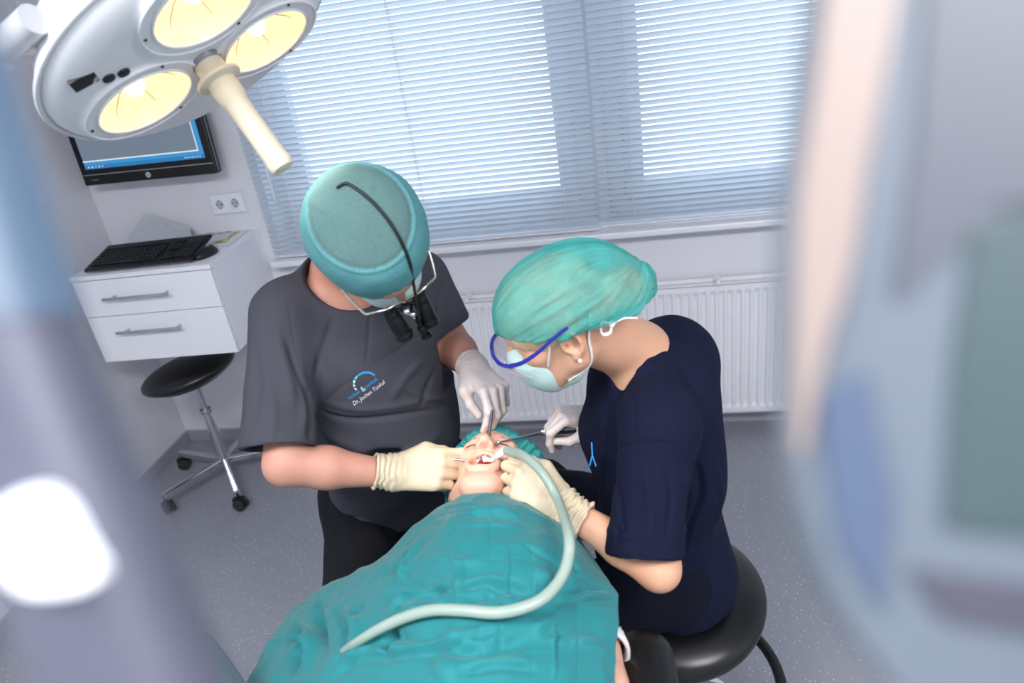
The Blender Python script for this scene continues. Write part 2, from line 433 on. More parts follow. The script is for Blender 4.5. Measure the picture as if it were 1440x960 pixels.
blind(.773, 2.172, .937, 'wide white venetian blind beside the wall sockets, left of the two', .865, (.912, 1.48, 2.046))
blind(2.184, 3.58, .945, 'white venetian blind over the brighter window pane above the radiator, right of the two', None, (2.311, 2.93, 3.44))

# ------------------------------------------------------------------ radiator
def radiator():
    x0, x1, z0, z1, yf = 1.30, 3.10, .101, .697, -.10
    t = thing('radiator', 'long white ribbed panel radiator under the window board', 'radiator', ((x0+x1)/2, -.06, z0))
    b = bmesh.new(); pit = .0333; n = int((x1-x0-.06)/pit); prof = []
    def strip(x):                                                      # depth of the pressed flutes
        u = ((x-x0-.03)/pit) % 1
        return .006*max(0, min(1, (abs(u-.5)-.14)*9)) if x0+.03 < x < x1-.03 else 0
    xs = [x0]+[x0+.03+(i+f)*pit for i in range(n) for f in (0, .12, .2, .3, .36, .5, .64, .7, .8, .88)]+[x1-.03, x1]
    zs = [z0, z0+.028, z0+.042, z0+.05, z1-.05, z1-.042, z1-.028, z1]
    grid = []
    for z in zs:
        k = 0 if z < z0+.03 or z > z1-.03 else (.75 if z in (zs[2], zs[5]) else 1)
        grid.append([b.verts.new((x, yf+strip(x)*k*1.3, z)) for x in xs])
    for r0, r1 in zip(grid, grid[1:]):
        for k in range(len(xs)-1): b.faces.new((r0[k], r0[k+1], r1[k+1], r1[k]))
    me = bpy.data.meshes.new('front_panel'); b.to_mesh(me); b.free()
    link('front_panel', me, WHITE2, t, smooth=False)
    m = MB(); m.box(((x0+x1)/2, yf+.012, z1-.004), (x1-x0, .024, .008), .003); m.box(((x0+x1)/2, yf+.012, z0+.004), (x1-x0, .024, .008), .003)
    m.box((x0+.002, yf+.012, (z0+z1)/2), (.004, .024, z1-z0)); m.box((x1-.002, yf+.012, (z0+z1)/2), (.004, .024, z1-z0)); m.build('panel_rim', WHITE2, t)
    m = MB(); m.box(((x0+x1)/2, -.035, (z0+z1)/2), (x1-x0, .014, z1-z0-.01), .004); m.cyl((x0+.01, -.035, z1-.01), (x1-.01, -.035, z1-.01), .013); m.build('rear_panel', WHITE2, t)
    for x in (1.6, 2.62):
        q = MB(); q.box((x, -.066, z1+.004), (.022, .10, .004), .001); q.cyl((x, -.09, z1+.002), (x, -.09, z1+.016), .009, bev=.002); q.build('bracket', WHITE2, t)
    for x in (x0+.05, x0+.10):
        q = MB(); q.tube([(x, -.06, z0+.01), (x, -.06, .0)], .008, 10); q.build('pipe', WHITE2, t)
    return t
radiator()

# ------------------------------------------------------------------ sockets
def sockets():
    t = thing('wall_socket', 'white double power socket on the wall above the cabinet', 'socket', (.620, 0, 1.187))
    zc = 1.187; HOLE = mat('socket_hole', '1b1c20', .6); PL = mat('clear_socket_surround', 'd6d8de', .3)
    MB().box((.6195, -.002, zc), (.163, .004, .094), .001).build('surround', PL, t)
    MB().box((.6195, -.006, zc), (.151, .006, .081), .002).build('cover_frame', WHITE, t)
    for cx in (.5848, .6558):
        Mx = Matrix.Translation((cx, -.009, zc)) @ Matrix.Rotation(PI/2, 4, 'X')
        m = MB(); m.box((cx, -.0085, zc), (.055, .004, .055), .001); m.lathe([(.0215, .0015), (.0205, .004), (.0195, .0035), (.0192, .0018), (0, .0016)], Mx)
        s = m.build('socket_insert', WHITE, t, smooth=True)
        q = MB(); q.lathe([(.0180, .0019), (.0180, .0022), (0, .0022)], Mx); q.build('socket_recess', mat('socket_recess_grey', 'b9bcc4', .5), s)
        q = MB()
        for dx, dz, r in ((-.0095, 0, .0028), (.0095, 0, .0028)): q.cyl((cx+dx, -.0112, zc+dz), (cx+dx, -.0125, zc+dz), r, n=12)
        for dz in (.0165, -.0165): q.box((cx, -.0122, zc+dz), (.006, .002, .004))
        q.build('contact_hole', HOLE, s)
        q = MB()
        for dz in (.008, -.003): q.cyl((cx+.0035, -.0112, zc+dz), (cx+.0035, -.0124, zc+dz), .0016, n=10)
        q.build('indicator_dot', mat('blue_dot', '2f8fc4', .4), s)
    return t
sockets()

# ------------------------------------------------------------------ drawer cabinet
CO = Vector((.1346, -.004, 0)); CA = .0327
CM = Matrix.Translation(CO) @ Matrix.Rotation(CA, 4, 'Z')
CW, CDp, CT, CB = .5913, .4597, 1.065, .695
def cabinet():
    t = thing('drawer_cabinet', 'white wall-hung cabinet with two steel-handled drawers', 'cabinet', CM @ Vector((CW/2, -CDp/2, CB)), rotz=CA)
    g = .012
    MB().box((CW/2, -CDp/2, CT-.009), (CW, CDp, .018), .0015, CM).build('worktop', WHITE, t)
    m = MB(); D = CDp-.022
    m.box((.009+g/2, -D/2, (CT-.018+CB)/2), (.018, D, CT-.018-CB), .001, CM); m.box((CW-.009-.002, -D/2, (CT-.018+CB)/2), (.018, D, CT-.018-CB), .001, CM)
    m.box((CW/2, -D/2, CB+.009), (CW-.03, D, .018), .001, CM); m.box((CW/2, -.006, (CT+CB)/2), (CW-.03, .008, CT-CB-.04), 0, CM); m.build('carcass', WHITE, t)
    for z0, z1, zh in ((.895, 1.044, .975), (CB, .892, .832)):
        d = MB().box((CW/2, -CDp+.010, (z0+z1)/2), (CW-.006, .019, z1-z0), .0012, CM).build('drawer', WHITE, t)
        h = MB(); a, b_ = CW*.22, CW*.69; y = -CDp-.032
        h.cyl(CM @ Vector((a, y, zh)), CM @ Vector((b_, y, zh)), .006, n=16, bev=.001)
        for q in (a+.035, b_-.02): h.cyl(CM @ Vector((q, y, zh)), CM @ Vector((q, -CDp-.0005, zh)), .005, n=12)
        h.build('handle', STEEL, d, smooth=True)
    return t
cabinet()

# ------------------------------------------------------------------ keyboard, mouse, papers
def keyboard():
    a = np.array([.207, -.433, 1.066]); bq = np.array([.628, -.412, 1.066]); ex = unit(bq-a); L = .455
    back = np.array([-.02, 1, 0]); back -= (back@ex)*ex; back = unit(back); rise = .040; Dp = .192
    ez = unit(np.cross(ex, unit(back*Dp+np.array([0, 0, rise])))); ey = np.cross(ez, ex)
    O = a+ex*0.0+np.array([-.005, 0, .004]); Mk = mat4(np.stack([ex, ey, ez], 1), O)
    t = thing('keyboard', 'black full-size computer keyboard on the white cabinet', 'keyboard', O)
    MB().box((L/2, Dp/2, .007), (L, Dp, .014), .004, Mk).build('keyboard_case', BLACKP, t)
    MB().box((L/2, .003, .004), (L-.02, .006, .004), .001, Mk).build('front_trim', STEEL, t)
    k = MB(); KEY = mat('key_cap', '17181b', .45)
    rows = [(.030, [(.0, 1.3), (1.35, 1.2), (2.6, 1.2), (3.85, 6.2), (10.1, 1.2), (11.35, 1.2), (12.6, 1), (13.7, 1.3)])]
    for r in range(1, 6):
        xs = []; x_ = 0
        while x_ < 14.6: w_ = 1 if x_ > 0 or r in (4, 5) else 1.2+.3*(3-r if r < 4 else 0); xs.append((x_, min(w_, 15-x_))); x_ += w_+.0
        rows.append((.030+r*.0225+(.006 if r == 5 else 0), xs))
    u = .0188
    for y, ks in rows:
        for x_, w_ in ks:
            k.box((.014+(x_+w_/2)*u, y, .0165), (w_*u-.0028, .0165, .006), .0012, Mk, seg=1)
    for cx0, nx, ry in ((.310, 3, (0, 3, 4, 5)), (.372, 4, (0, 1, 2, 3, 4))):
        for r in ry:
            for i in range(nx): k.box((cx0+(i+.5)*u, .030+r*.0225+(.006 if r == 5 else 0), .0165), (u-.0028, .0165, .006), .0012, Mk, seg=1)
    k.box((.310+1.5*u, .0525, .0165), (u-.0028, .0165, .006), .0012, Mk, seg=1)
    k.build('keys', KEY, t)
    for q in (.05, L-.05): MB().box((q, Dp-.02, -.019), (.02, .006, .034), .001, Mk).build('riser_foot', BLACKP, t)
    pts = spline([Vector(O)+Vector((.2, .20, .035)), Vector((.36, -.16, 1.085)), Vector((.42, -.10, 1.073)), Vector((.47, -.15, 1.070)), Vector((.52, -.06, 1.070)), Vector((.60, -.02, 1.071))], 8)
    MB().tube(pts, .0018, 8).build('cable', mat('grey_cable', '8b8f98', .5), t, smooth=True)
keyboard()
def mouse():
    c = np.array([.668, -.335, 1.066]); S = SDF(.0022); R = frame((.25, 1, 0))
    S.ell(c+[0, 0, .008], (.058, .031, .026), R); S.cut(c, (0, 0, -1), .003)
    t = thing('computer_mouse', 'black computer mouse at the right end of the keyboard', 'mouse', c)
    sdf_obj('mouse_shell', S, BLACKP, t); 
    MB().cyl(c+R@np.array([.036, -.004, .026]), c+R@np.array([.036, .004, .026]), .008, n=16).build('scroll_wheel', DARKG, t)
mouse()
PAPER = mat('paper', 'e4e6ea', .8); INK = mat('form_print', '8d939c', .8); PINK = mat('pale_form_print', 'bfc4cc', .8)
def sheet(name, label, cat, A, B, Cc, D, curl, prints, m=PAPER, group=None, thick=.0008):
    """bent sheet over corners A,B,C,D (bilinear) with printed blocks"""
    A, B, Cc, D = [np.array(q, float) for q in (A, B, Cc, D)]; n = 16
    nrm = unit(np.cross(B-A, D-A))
    def S(u, v, off=0): return A*(1-u)*(1-v)+B*u*(1-v)+Cc*u*v+D*(1-u)*v+nrm*(curl*math.sin(PI*u)*math.sin(PI*v)+off)
    b = bmesh.new(); lay = []
    for o_ in (0, thick): lay.append([[b.verts.new(S(i/n, j/n, o_)) for j in range(n+1)] for i in range(n+1)])
    for i in range(n):
        for j in range(n):
            for L_, fl in ((lay[0], 1), (lay[1], 0)):
                q = (L_[i][j], L_[i+1][j], L_[i+1][j+1], L_[i][j+1]); b.faces.new(q[::-1] if fl else q)
    for i in range(n):
        for j in (0, n):
            b.faces.new((lay[0][i][j], lay[0][i+1][j], lay[1][i+1][j], lay[1][i][j])); b.faces.new((lay[0][j][i], lay[0][j][i+1], lay[1][j][i+1], lay[1][j][i]))
    bmesh.ops.recalc_face_normals(b, faces=b.faces)
    me = bpy.data.meshes.new(name); b.to_mesh(me); b.free(); c0 = (A+B+Cc+D)/4
    t = thing(name, label, cat, A, group); link('paper_leaf', me, m, t)
    for (u0, v0, u1, v1) in prints:
        st = 3; q = MB()
        for i in range(st):
            for j in range(st):
                f = lambda a, b_: S(u0+(u1-u0)*a/st, v0+(v1-v0)*b_/st, thick+.0006 if True else 0)
                q.quad([f(i, j), f(i+1, j), f(i+1, j+1), f(i, j+1)])
        q.build('form_text', INK, t)
    return t
def rnd_prints(n, w=.12, h=.02):
    out = []
    for _ in range(n):
        u = random.uniform(.08, .8); v = random.uniform(.08, .88); out.append((u, v, u+random.uniform(.3, 1)*w, v+h*random.uniform(.4, 1)))
    return out
Zt = 1.0655
sheet('document_sleeve', 'clear plastic sleeve of forms propped against the wall behind the keyboard', 'document', Pz(150, 352, Zt+.002)+[.05, .03, 0], Py(270, 338, -.12), Py(268, 320, -.022), Py(203, 300, -.022), .004,
      rnd_prints(12, .1, .02), mat('clear_sleeve', 'bfc3ca', .25, spec=.6))
sheet('paper_form', 'printed white form lying flat beside the mouse', 'paper', Pz(240, 345, Zt+.001), Pz(322, 346, Zt+.001), Pz(352, 321, Zt+.001), Pz(262, 324, Zt+.001), .0015, [(.1, .15+.1*i, .9, .17+.1*i) for i in range(7)]+rnd_prints(5))
sheet('paper_form', 'small white form under the one beside the mouse, at the wall', 'paper', Pz(180, 346, Zt), Pz(262, 338, Zt), Pz(275, 320, Zt), Pz(200, 330, Zt), .0004, rnd_prints(8))
YEL = mat('yellow_strip', 'd8cf6a', .7)
def strip(label, a, b_, w_=.012):
    a = np.array(a); b_ = np.array(b_); d = unit(b_-a); s_ = np.cross(d, [0, 0, 1])*w_/2
    m = MB(); pts = [a, a*.5+b_*.5+[0, 0, .006], b_]
    for p, q in zip(pts, pts[1:]): m.quad([p-s_, q-s_, q+s_, p+s_]); m.quad([p-s_-[0, 0, .001], p+s_-[0, 0, .001], q+s_-[0, 0, .001], q-s_-[0, 0, .001]])
    tag(m.build('sticky_note', YEL), label, 'sticky note', 'yellow notes on the form')
strip('yellow sticky strip on the form, nearer the mouse', Pz(302, 341, Zt+.004), Pz(320, 338, Zt+.004), .02)
strip('long yellow sticky strip on the form, nearer the wall', Pz(318, 336, Zt+.004), Pz(336, 325, Zt+.004), .009)

# ------------------------------------------------------------------ monitor
def monitor():
    Wd, H, y = .600, .405, -.11; x0 = .083; z0 = 1.342; th = math.radians(-2)
    Mm = Matrix.Translation((x0, y, z0)) @ Matrix.Rotation(math.radians(.8), 4, 'Y') @ Matrix.Rotation(th, 4, 'X')
    t = thing('computer_monitor', 'black flat computer monitor on the wall behind the lamp', 'monitor', (x0+Wd/2, y, z0))
    MB().box((Wd/2, .022, H/2), (Wd, .036, H), .008, Mm).build('housing', BLACKP, t)
    MB().box((Wd/2, .0, H/2), (Wd-.002, .012, H-.002), .003, Mm).build('bezel', BLACKG, t)
    MB().box((Wd/2, -.0065, .043), (Wd-.012, .002, .0028), 0, Mm).build('silver_line', STEEL, t)
    m = MB(); m.box((Wd+.0005, .012, H/2), (.0025, .004, H-.02), 0, Mm); m.build('silver_edge', STEEL, t)
    # screen
    SM = bpy.data.materials.new('screen_desktop'); SM.use_nodes = True; n_ = SM.node_tree; b_ = n_.nodes['Principled BSDF']; b_.inputs['Base Color'].default_value = (.01, .01, .012, 1); b_.inputs['Roughness'].default_value = .2
    def scr(name, x, z, w_, h_, col, s_=1., dy=0):
        k = mat(name, '05060a', .25, emit=s_, emc=col); q = MB().box((x, -.0068-dy, z), (w_, .001, h_), 0, Mm); return q.build(name, k, t if name == 'screen' else scr_o)
    sx0, sx1, sz0, sz1 = .030, Wd-.030, .066, H-.022; cxx = (sx0+sx1)/2
    scr_o = None; scr_o = scr('screen', cxx, (sz0+sz1)/2, sx1-sx0, sz1-sz0, '3a9ad8', .8)
    scr('window_area', cxx-.011, (sz0+.030+sz1)/2, sx1-sx0-.026, sz1-sz0-.032, '78889a', .75, .0006)
    scr('window_border', cxx-.011, sz0+.031, sx1-sx0-.022, .0045, 'eef2ee', .9, .0009)
    scr('window_border', sx1-.022, (sz0+sz1)/2+.014, .004, sz1-sz0-.03, 'dfe6ec', .9, .0009)
    scr('taskbar', cxx, sz0+.008, sx1-sx0, .014, '2d7fc0', .8, .0007)
    for i, c in enumerate(('c9e2f4', 'e8f0f4', '8cc4ea', 'd9ecd0', 'f0a080')): scr('taskbar_icon', sx0+.018+i*.016, sz0+.008, .007, .006, c, .8, .0012)
    for i in range(7): scr('taskbar_icon', sx1-.085+i*.011, sz0+.008, .004, .005, 'd8ecff', .8, .0012)
    q = MB(); q.lathe([(0, .0025), (.0105, .0025), (.0105, 0)], Mm @ Matrix.Translation((Wd/2, -.006, .022)) @ Matrix.Rotation(PI/2, 4, 'X')); lg = q.build('logo_badge', mat('badge_silver', 'cfd3d8', .3), t)
    text('hp', .017, Mm @ Matrix.Translation((Wd/2-.0005, -.0089, .0180)) @ Matrix.Rotation(PI/2, 4, 'X'), 'logo_letters', BLACKG, lg, align='CENTER', shear=.35)
    text('COMPAQ', .0085, Mm @ Matrix.Translation((.036, -.0066, .019)) @ Matrix.Rotation(PI/2, 4, 'X'), 'model_lettering', mat('lettering_grey', '8a8d92', .4), t)
    m = MB(); m.box((x0+Wd/2, -.03, z0+.2), (.12, .055, .12), .004); m.build('wall_mount', BLACKP, t)
def text(s, size, M_, name, m, parent, align='LEFT', shear=0., extrude=.0003, local=False):
    cu = bpy.data.curves.new('t', 'FONT'); cu.body = s; cu.size = size; cu.align_x = align; cu.shear = shear; cu.extrude = extrude; cu.resolution_u = 3
    o = bpy.data.objects.new('t', cu); C.objects.link(o); dg = bpy.context.evaluated_depsgraph_get(); me = bpy.data.meshes.new_from_object(o.evaluated_get(dg)); bpy.data.objects.remove(o)
    me.transform(M_)
    if parent is None and m is None: return me
    return link(name, me, m, parent)
monitor()

# ------------------------------------------------------------------ rolling stools
def caster(mb_s, mb_w, p, ang):
    p = Vector(p); d = Vector((math.cos(ang), math.sin(ang), 0)); s = Vector((-d.y, d.x, 0))
    for k in (-1, 1): mb_w.cyl(p+s*k*.005+Vector((0, 0, .027)), p+s*k*.024+Vector((0, 0, .027)), .027, n=20, bev=.004)
    mb_s.box(p+Vector((0, 0, .046))-d*.006, (.045, .034, .026), .008); mb_s.cyl(p+Vector((0, 0, .05)), p+Vector((0, 0, .085)), .007, n=10)
def stool_left():
    h = Vector((.404, -.319, 0)); R_ = .29
    t = thing('rolling_stool', 'black-seated chrome rolling stool under the wall cabinet', 'stool', h)
    S = SDF(.004); c = np.array([h.x-.005, h.y-.01, .565]); Rr = frame((1, .12, .16))
    S.ell(c, (.205, .185, .052), Rr, .02); S.ell(c+Rr@np.array([0, 0, -.018]), (.15, .14, .045), Rr, .03)
    sdf_obj('seat', S, BLACKL, t)
    MB().cyl(h+Vector((0, 0, .30)), h+Vector((0, 0, .53)), .014).build('piston', STEEL, t, smooth=True)
    MB().cyl(h+Vector((0, 0, .09)), h+Vector((0, 0, .36)), .025, .021).build('gas_cylinder', CHROME, t, smooth=True)
    m = MB(); m.cyl(h+Vector((0, 0, .352)), h+Vector((0, 0, .372)), .025, bev=.003); m.tube([h+Vector((0, 0, .36)), h+Vector((.03, -.02, .362))], .005); m.build('collar', STEEL, t, smooth=True)
    for k in range(5):
        a = math.radians(-52+72*k); d = Vector((math.cos(a), math.sin(a), 0)); e = h+d*R_
        l = MB(); Mx = Matrix.Translation(h+Vector((0, 0, .1))) @ Matrix.Rotation(a, 4, 'Z') @ Matrix.Rotation(math.radians(2.5), 4, 'Y')
        l.box((R_/2+.005, 0, -.004), (R_, .026, .030), .004, Mx); lo = l.build('leg', CHROME, t)
        a_, b_ = MB(), MB(); caster(a_, b_, e, a+.7+k); cs = a_.build('caster', BLACKP, lo, smooth=True); b_.build('caster_wheel', DARKG, lo, smooth=True)
    return t
stool_left()
# ------------------------------------------------------------------ people: materials
SKIN_D = mat('skin_ruddy', 'bf8a78', .55, sss=.15, var=.05, vscale=25, bump=.12, bscale=300)
SKIN_A = mat('skin_tan', 'd3a184', .48, sss=.15, var=.04, vscale=18, bump=.08, bscale=300)
SKIN_P = mat('skin_light', 'dba892', .45, sss=.2, var=.03, vscale=25, bump=.08, bscale=300)
GREYC = mat('charcoal_scrubs', '41424b', .9, bump=.25, bscale=700, spec=.2, var=.03, vscale=5)
NAVY = mat('navy_scrubs', '10152c', .9, bump=.25, bscale=700, spec=.2, var=.05, vscale=5)
BLACKC = mat('black_trousers', '15161b', .9, bump=.2, bscale=600, spec=.2)
NAVYT = mat('navy_trousers', '0e1120', .9, bump=.2, bscale=600, spec=.2)
GLOVE = mat('latex_glove_cool_lit', 'd6cac6', .45, sss=.12, bump=.15, bscale=160, var=.03, vscale=30)  # same latex as the cream one; paler, cooler lighting painted into the colour
GLOVEC = mat('latex_glove_cream', 'cdbda2', .45, sss=.12, bump=.15, bscale=160, var=.03, vscale=30)
MASKM = mat('mint_mask', 'b4cdc9', .8, bump=.15, bscale=400)
TIE = mat('white_tie', 'e9ebea', .8)
CAPD = mat('teal_nonwoven', '50898d', .85, bump=.4, bscale=420, var=.08, vscale=420)
CAPT = mat('crown_gauze', '527271', .85, bump=.5, bscale=420, var=.16, vscale=420)
HAIRD = mat('dark_hair', '33302c', .6, bump=.4, bscale=300)
TEETH = mat('teeth', 'f2ece0', .2); GUM = mat('gum', 'b8505a', .3, sss=.1); DARKM = mat('mouth_inside', '7a2630', .5)
def cam3(v): return v[0]*CR+v[1]*CU+v[2]*CF
def hframe(f, L):
    f = unit(cam3(f)); L = cam3(L); L = unit(L-(L@f)*f); return np.stack([f, L, np.cross(f, L)], 1)
def head_sdf(S, c, R, s=1., neck=None, mouth=0, ears=(1, 1), cran=True):
    T = lambda x, y, z: c+R@(np.array([x, y, z])*s)
    E = lambda p, r, k=.012, op='+', Q=None: S.ell(T(*p), np.array(r)*s, R if Q is None else R@Q, k*s, op)
    Cn = lambda a, b, ra, rb, k=.012, op='+': S.cone(T(*a), T(*b), ra*s, rb*s, k*s, op)
    E((-.012, 0, .035), (.098, .076, .088)); E((.035, 0, -.03), (.058, .060, .082), .03)
    E((.02, 0, .045), (.078, .066, .062), .02)
    d = .030 if mouth else 0                                            # jaw dropped when the mouth is open
    for y in (-1, 1):
        Cn((.0, y*.052, -.06), (.066, y*.020, -.094-d), .020, .019, .03); Cn((-.002, y*.060, -.02), (.0, y*.054, -.06), .018, .018, .025)
        E((.062, y*.036, -.018), (.024, .022, .020), .02)                # cheekbone
        Cn((.082, y*.012, .022), (.070, y*.046, .020), .010, .009, .018)  # brow
        E((.092, y*.032, .003), (.016, .018, .013), .012, '-')           # socket
        E((.073, y*.031, .002), (.0165, .0165, .0135), .006)             # closed lid
        Cn((.088, y*.017, -.0035), (.083, y*.044, -.004), .0012, .0012, .003, '-')
    Cn((.060, -.012, -.100-d), (.060, .012, -.100-d), .021, .021, .02)
    Cn((.090, 0, .018), (.110, 0, -.020), .0075, .0100, .012); E((.110, 0, -.024), (.0115, .0125, .010), .006)
    for y in (-1, 1):
        E((.099, y*.0125, -.028), (.0105, .0070, .0075), .006)
        E((.103, y*.0062, -.0365), (.0060, .0036, .0075), .003, '-')
    if not mouth:
        Cn((.090, -.02, -.058), (.090, .02, -.058), .008, .008, .01); Cn((.087, -.018, -.070), (.087, .018, -.070), .008, .008, .01); Cn((.100, -.026, -.064), (.100, .026, -.064), .003, .003, .004, '-')
    else:
        pts = [T(.087-.006*abs(math.cos(a)), .030*math.cos(a), -.074-.028*math.sin(a)) for a in np.linspace(0, 2*PI, 17)]
        S.chain(pts, [.0078*s]*17, .006*s)
        E((.086, 0, -.074), (.044, .026, .0235), .005, '-')
    for i, y in enumerate((-1, 1)):
        if ears[i]:
            Q = np.array([[math.cos(.3), 0, math.sin(.3)], [0, 1, 0], [-math.sin(.3), 0, math.cos(.3)]])@np.array([[math.cos(y*.35), -math.sin(y*.35), 0], [math.sin(y*.35), math.cos(y*.35), 0], [0, 0, 1]])
            E((-.010, y*.078, -.016), (.019, .0065, .031), .008, '+', Q)
            E((-.006, y*.086, -.012), (.012, .008, .021), .004, '-', Q)
            ring = [np.array([-.010+.0165*math.cos(a), y*(.083-.006*math.cos(a)), -.012+.027*math.sin(a)]) for a in np.linspace(.2, 4.9, 12)]
            for a_, b_ in zip(ring, ring[1:]): Cn(a_, b_, .0042, .0042, .003)
            E((.006, y*.079, -.018), (.005, .006, .007), .004); E((.002, y*.080, -.016), (.004, .010, .005), .003, '-')
            E((-.004, y*.080, -.044), (.008, .0055, .009), .004)
    return T
# ------------------------------------------------------------------ hands
FING = {'index': (.092, .030, .044, .027, .021, .0092), 'middle': (.096, .009, .048, .031, .022, .0094), 'ring': (.091, -.012, .044, .029, .021, .0090), 'little': (.081, -.031, .034, .022, .019, .0080)}
def hand(wrist, fwd, back, sgn, curls, thumb, arm, cuff, s=1., rw=.026, spread=None, h=.0017, wr=1.):
    """gloved hand; arm = direction wrist->elbow; curls: finger -> (a,b,c) degrees"""
    x = unit(fwd); z = np.array(back, float); z = unit(z-(z@x)*x); y = np.cross(z, x)*sgn
    T = lambda p: wrist+(x*p[0]+y*p[1]+z*p[2])*s
    S = SDF(h); tips = {}
    for nme, (mx, my, l1, l2, l3, r) in FING.items():
        S.cone(T((0, my*.55, 0)), T((mx-.006, my, -.002)), .015*s, .0115*s, .014*s, ax=z, sq=.9)
        a1, a2, a3 = [math.radians(q) for q in curls[nme]]; sp = math.radians((spread or {}).get(nme, 0))
        q = np.array([mx, my, 0.]); a = a1; pts = [q]
        for L, da in ((l1, 0), (l2, a2), (l3, a3)):
            a += da; q = q+L*np.array([math.cos(a)*math.cos(sp), math.sin(sp)*math.cos(a), -math.sin(a)]); pts.append(q)
        W = [T(p) for p in pts]; rs = [r*1.12*s, r*1.02*s, r*.93*s, r*.80*s]
        for i in range(3): S.cone(W[i], W[i+1], rs[i], rs[i+1], (.006 if i == 0 else .003)*s)
        S.ell(W[1], np.array([r*1.06]*3)*s, None, .004*s); tips[nme] = W[3]
    for a_, b_ in ((.030, -.031),): S.cone(T((.03, .012, -.010)), T((.07, .02, -.010)), .014*s, .012*s, .015*s)
    S.cone(T((.03, -.018, -.010)), T((.07, -.024, -.010)), .013*s, .011*s, .015*s)
    tp = [T(p) for p in thumb]; tr = [.0165, .0125, .0108, .0088]
    for i in range(3): S.cone(tp[i], tp[i+1], tr[i]*s, tr[i+1]*s, (.014 if i == 0 else .004)*s)
    S.cone(T((.012, .008, -.006)), tp[1], .017*s, .013*s, .014*s)
    tips['thumb'] = tp[3]
    arm = unit(arm); cu = wrist+arm*cuff
    S.cone(T((.012, 0, 0)), wrist, .021*s, rw, .018, ax=z, sq=.85); S.cone(wrist, cu, rw, rw*1.16, .015)
    S.cut(cu, arm, .001)
    S.cone(cu+arm*.03, cu-arm*.012, rw*1.16-.0025, rw*1.10-.0025, .001, '-')
    V, Fc = S.mesh(); V = smooth_mesh(V, Fc, 1); N = normals(V, Fc)
    t = (V-wrist)@arm; w = np.clip((t+.02)/.03, 0, 1)
    ph = vnoise(V, 45, 3)*2.2
    D = w*wr*(.0011*np.sin(t*520+ph*1.4)+.0013*vnoise(V+np.outer(t, arm)*1.5, 75, 4))+.0004*vnoise(V, 120, 6)+(1-w)*.0007*vnoise(V, 55, 8)
    lip = np.exp(-((t-cuff+.002)/.0022)**2); D += lip*.0016
    return V+N*D[:, None], Fc, dict(T=T, x=x, y=y, z=z, tips=tips)
def glove_obj(hd, parent, m, label=None): return link('glove', to_mesh('glove', hd[0], hd[1]), m, parent, smooth=True, label=label)

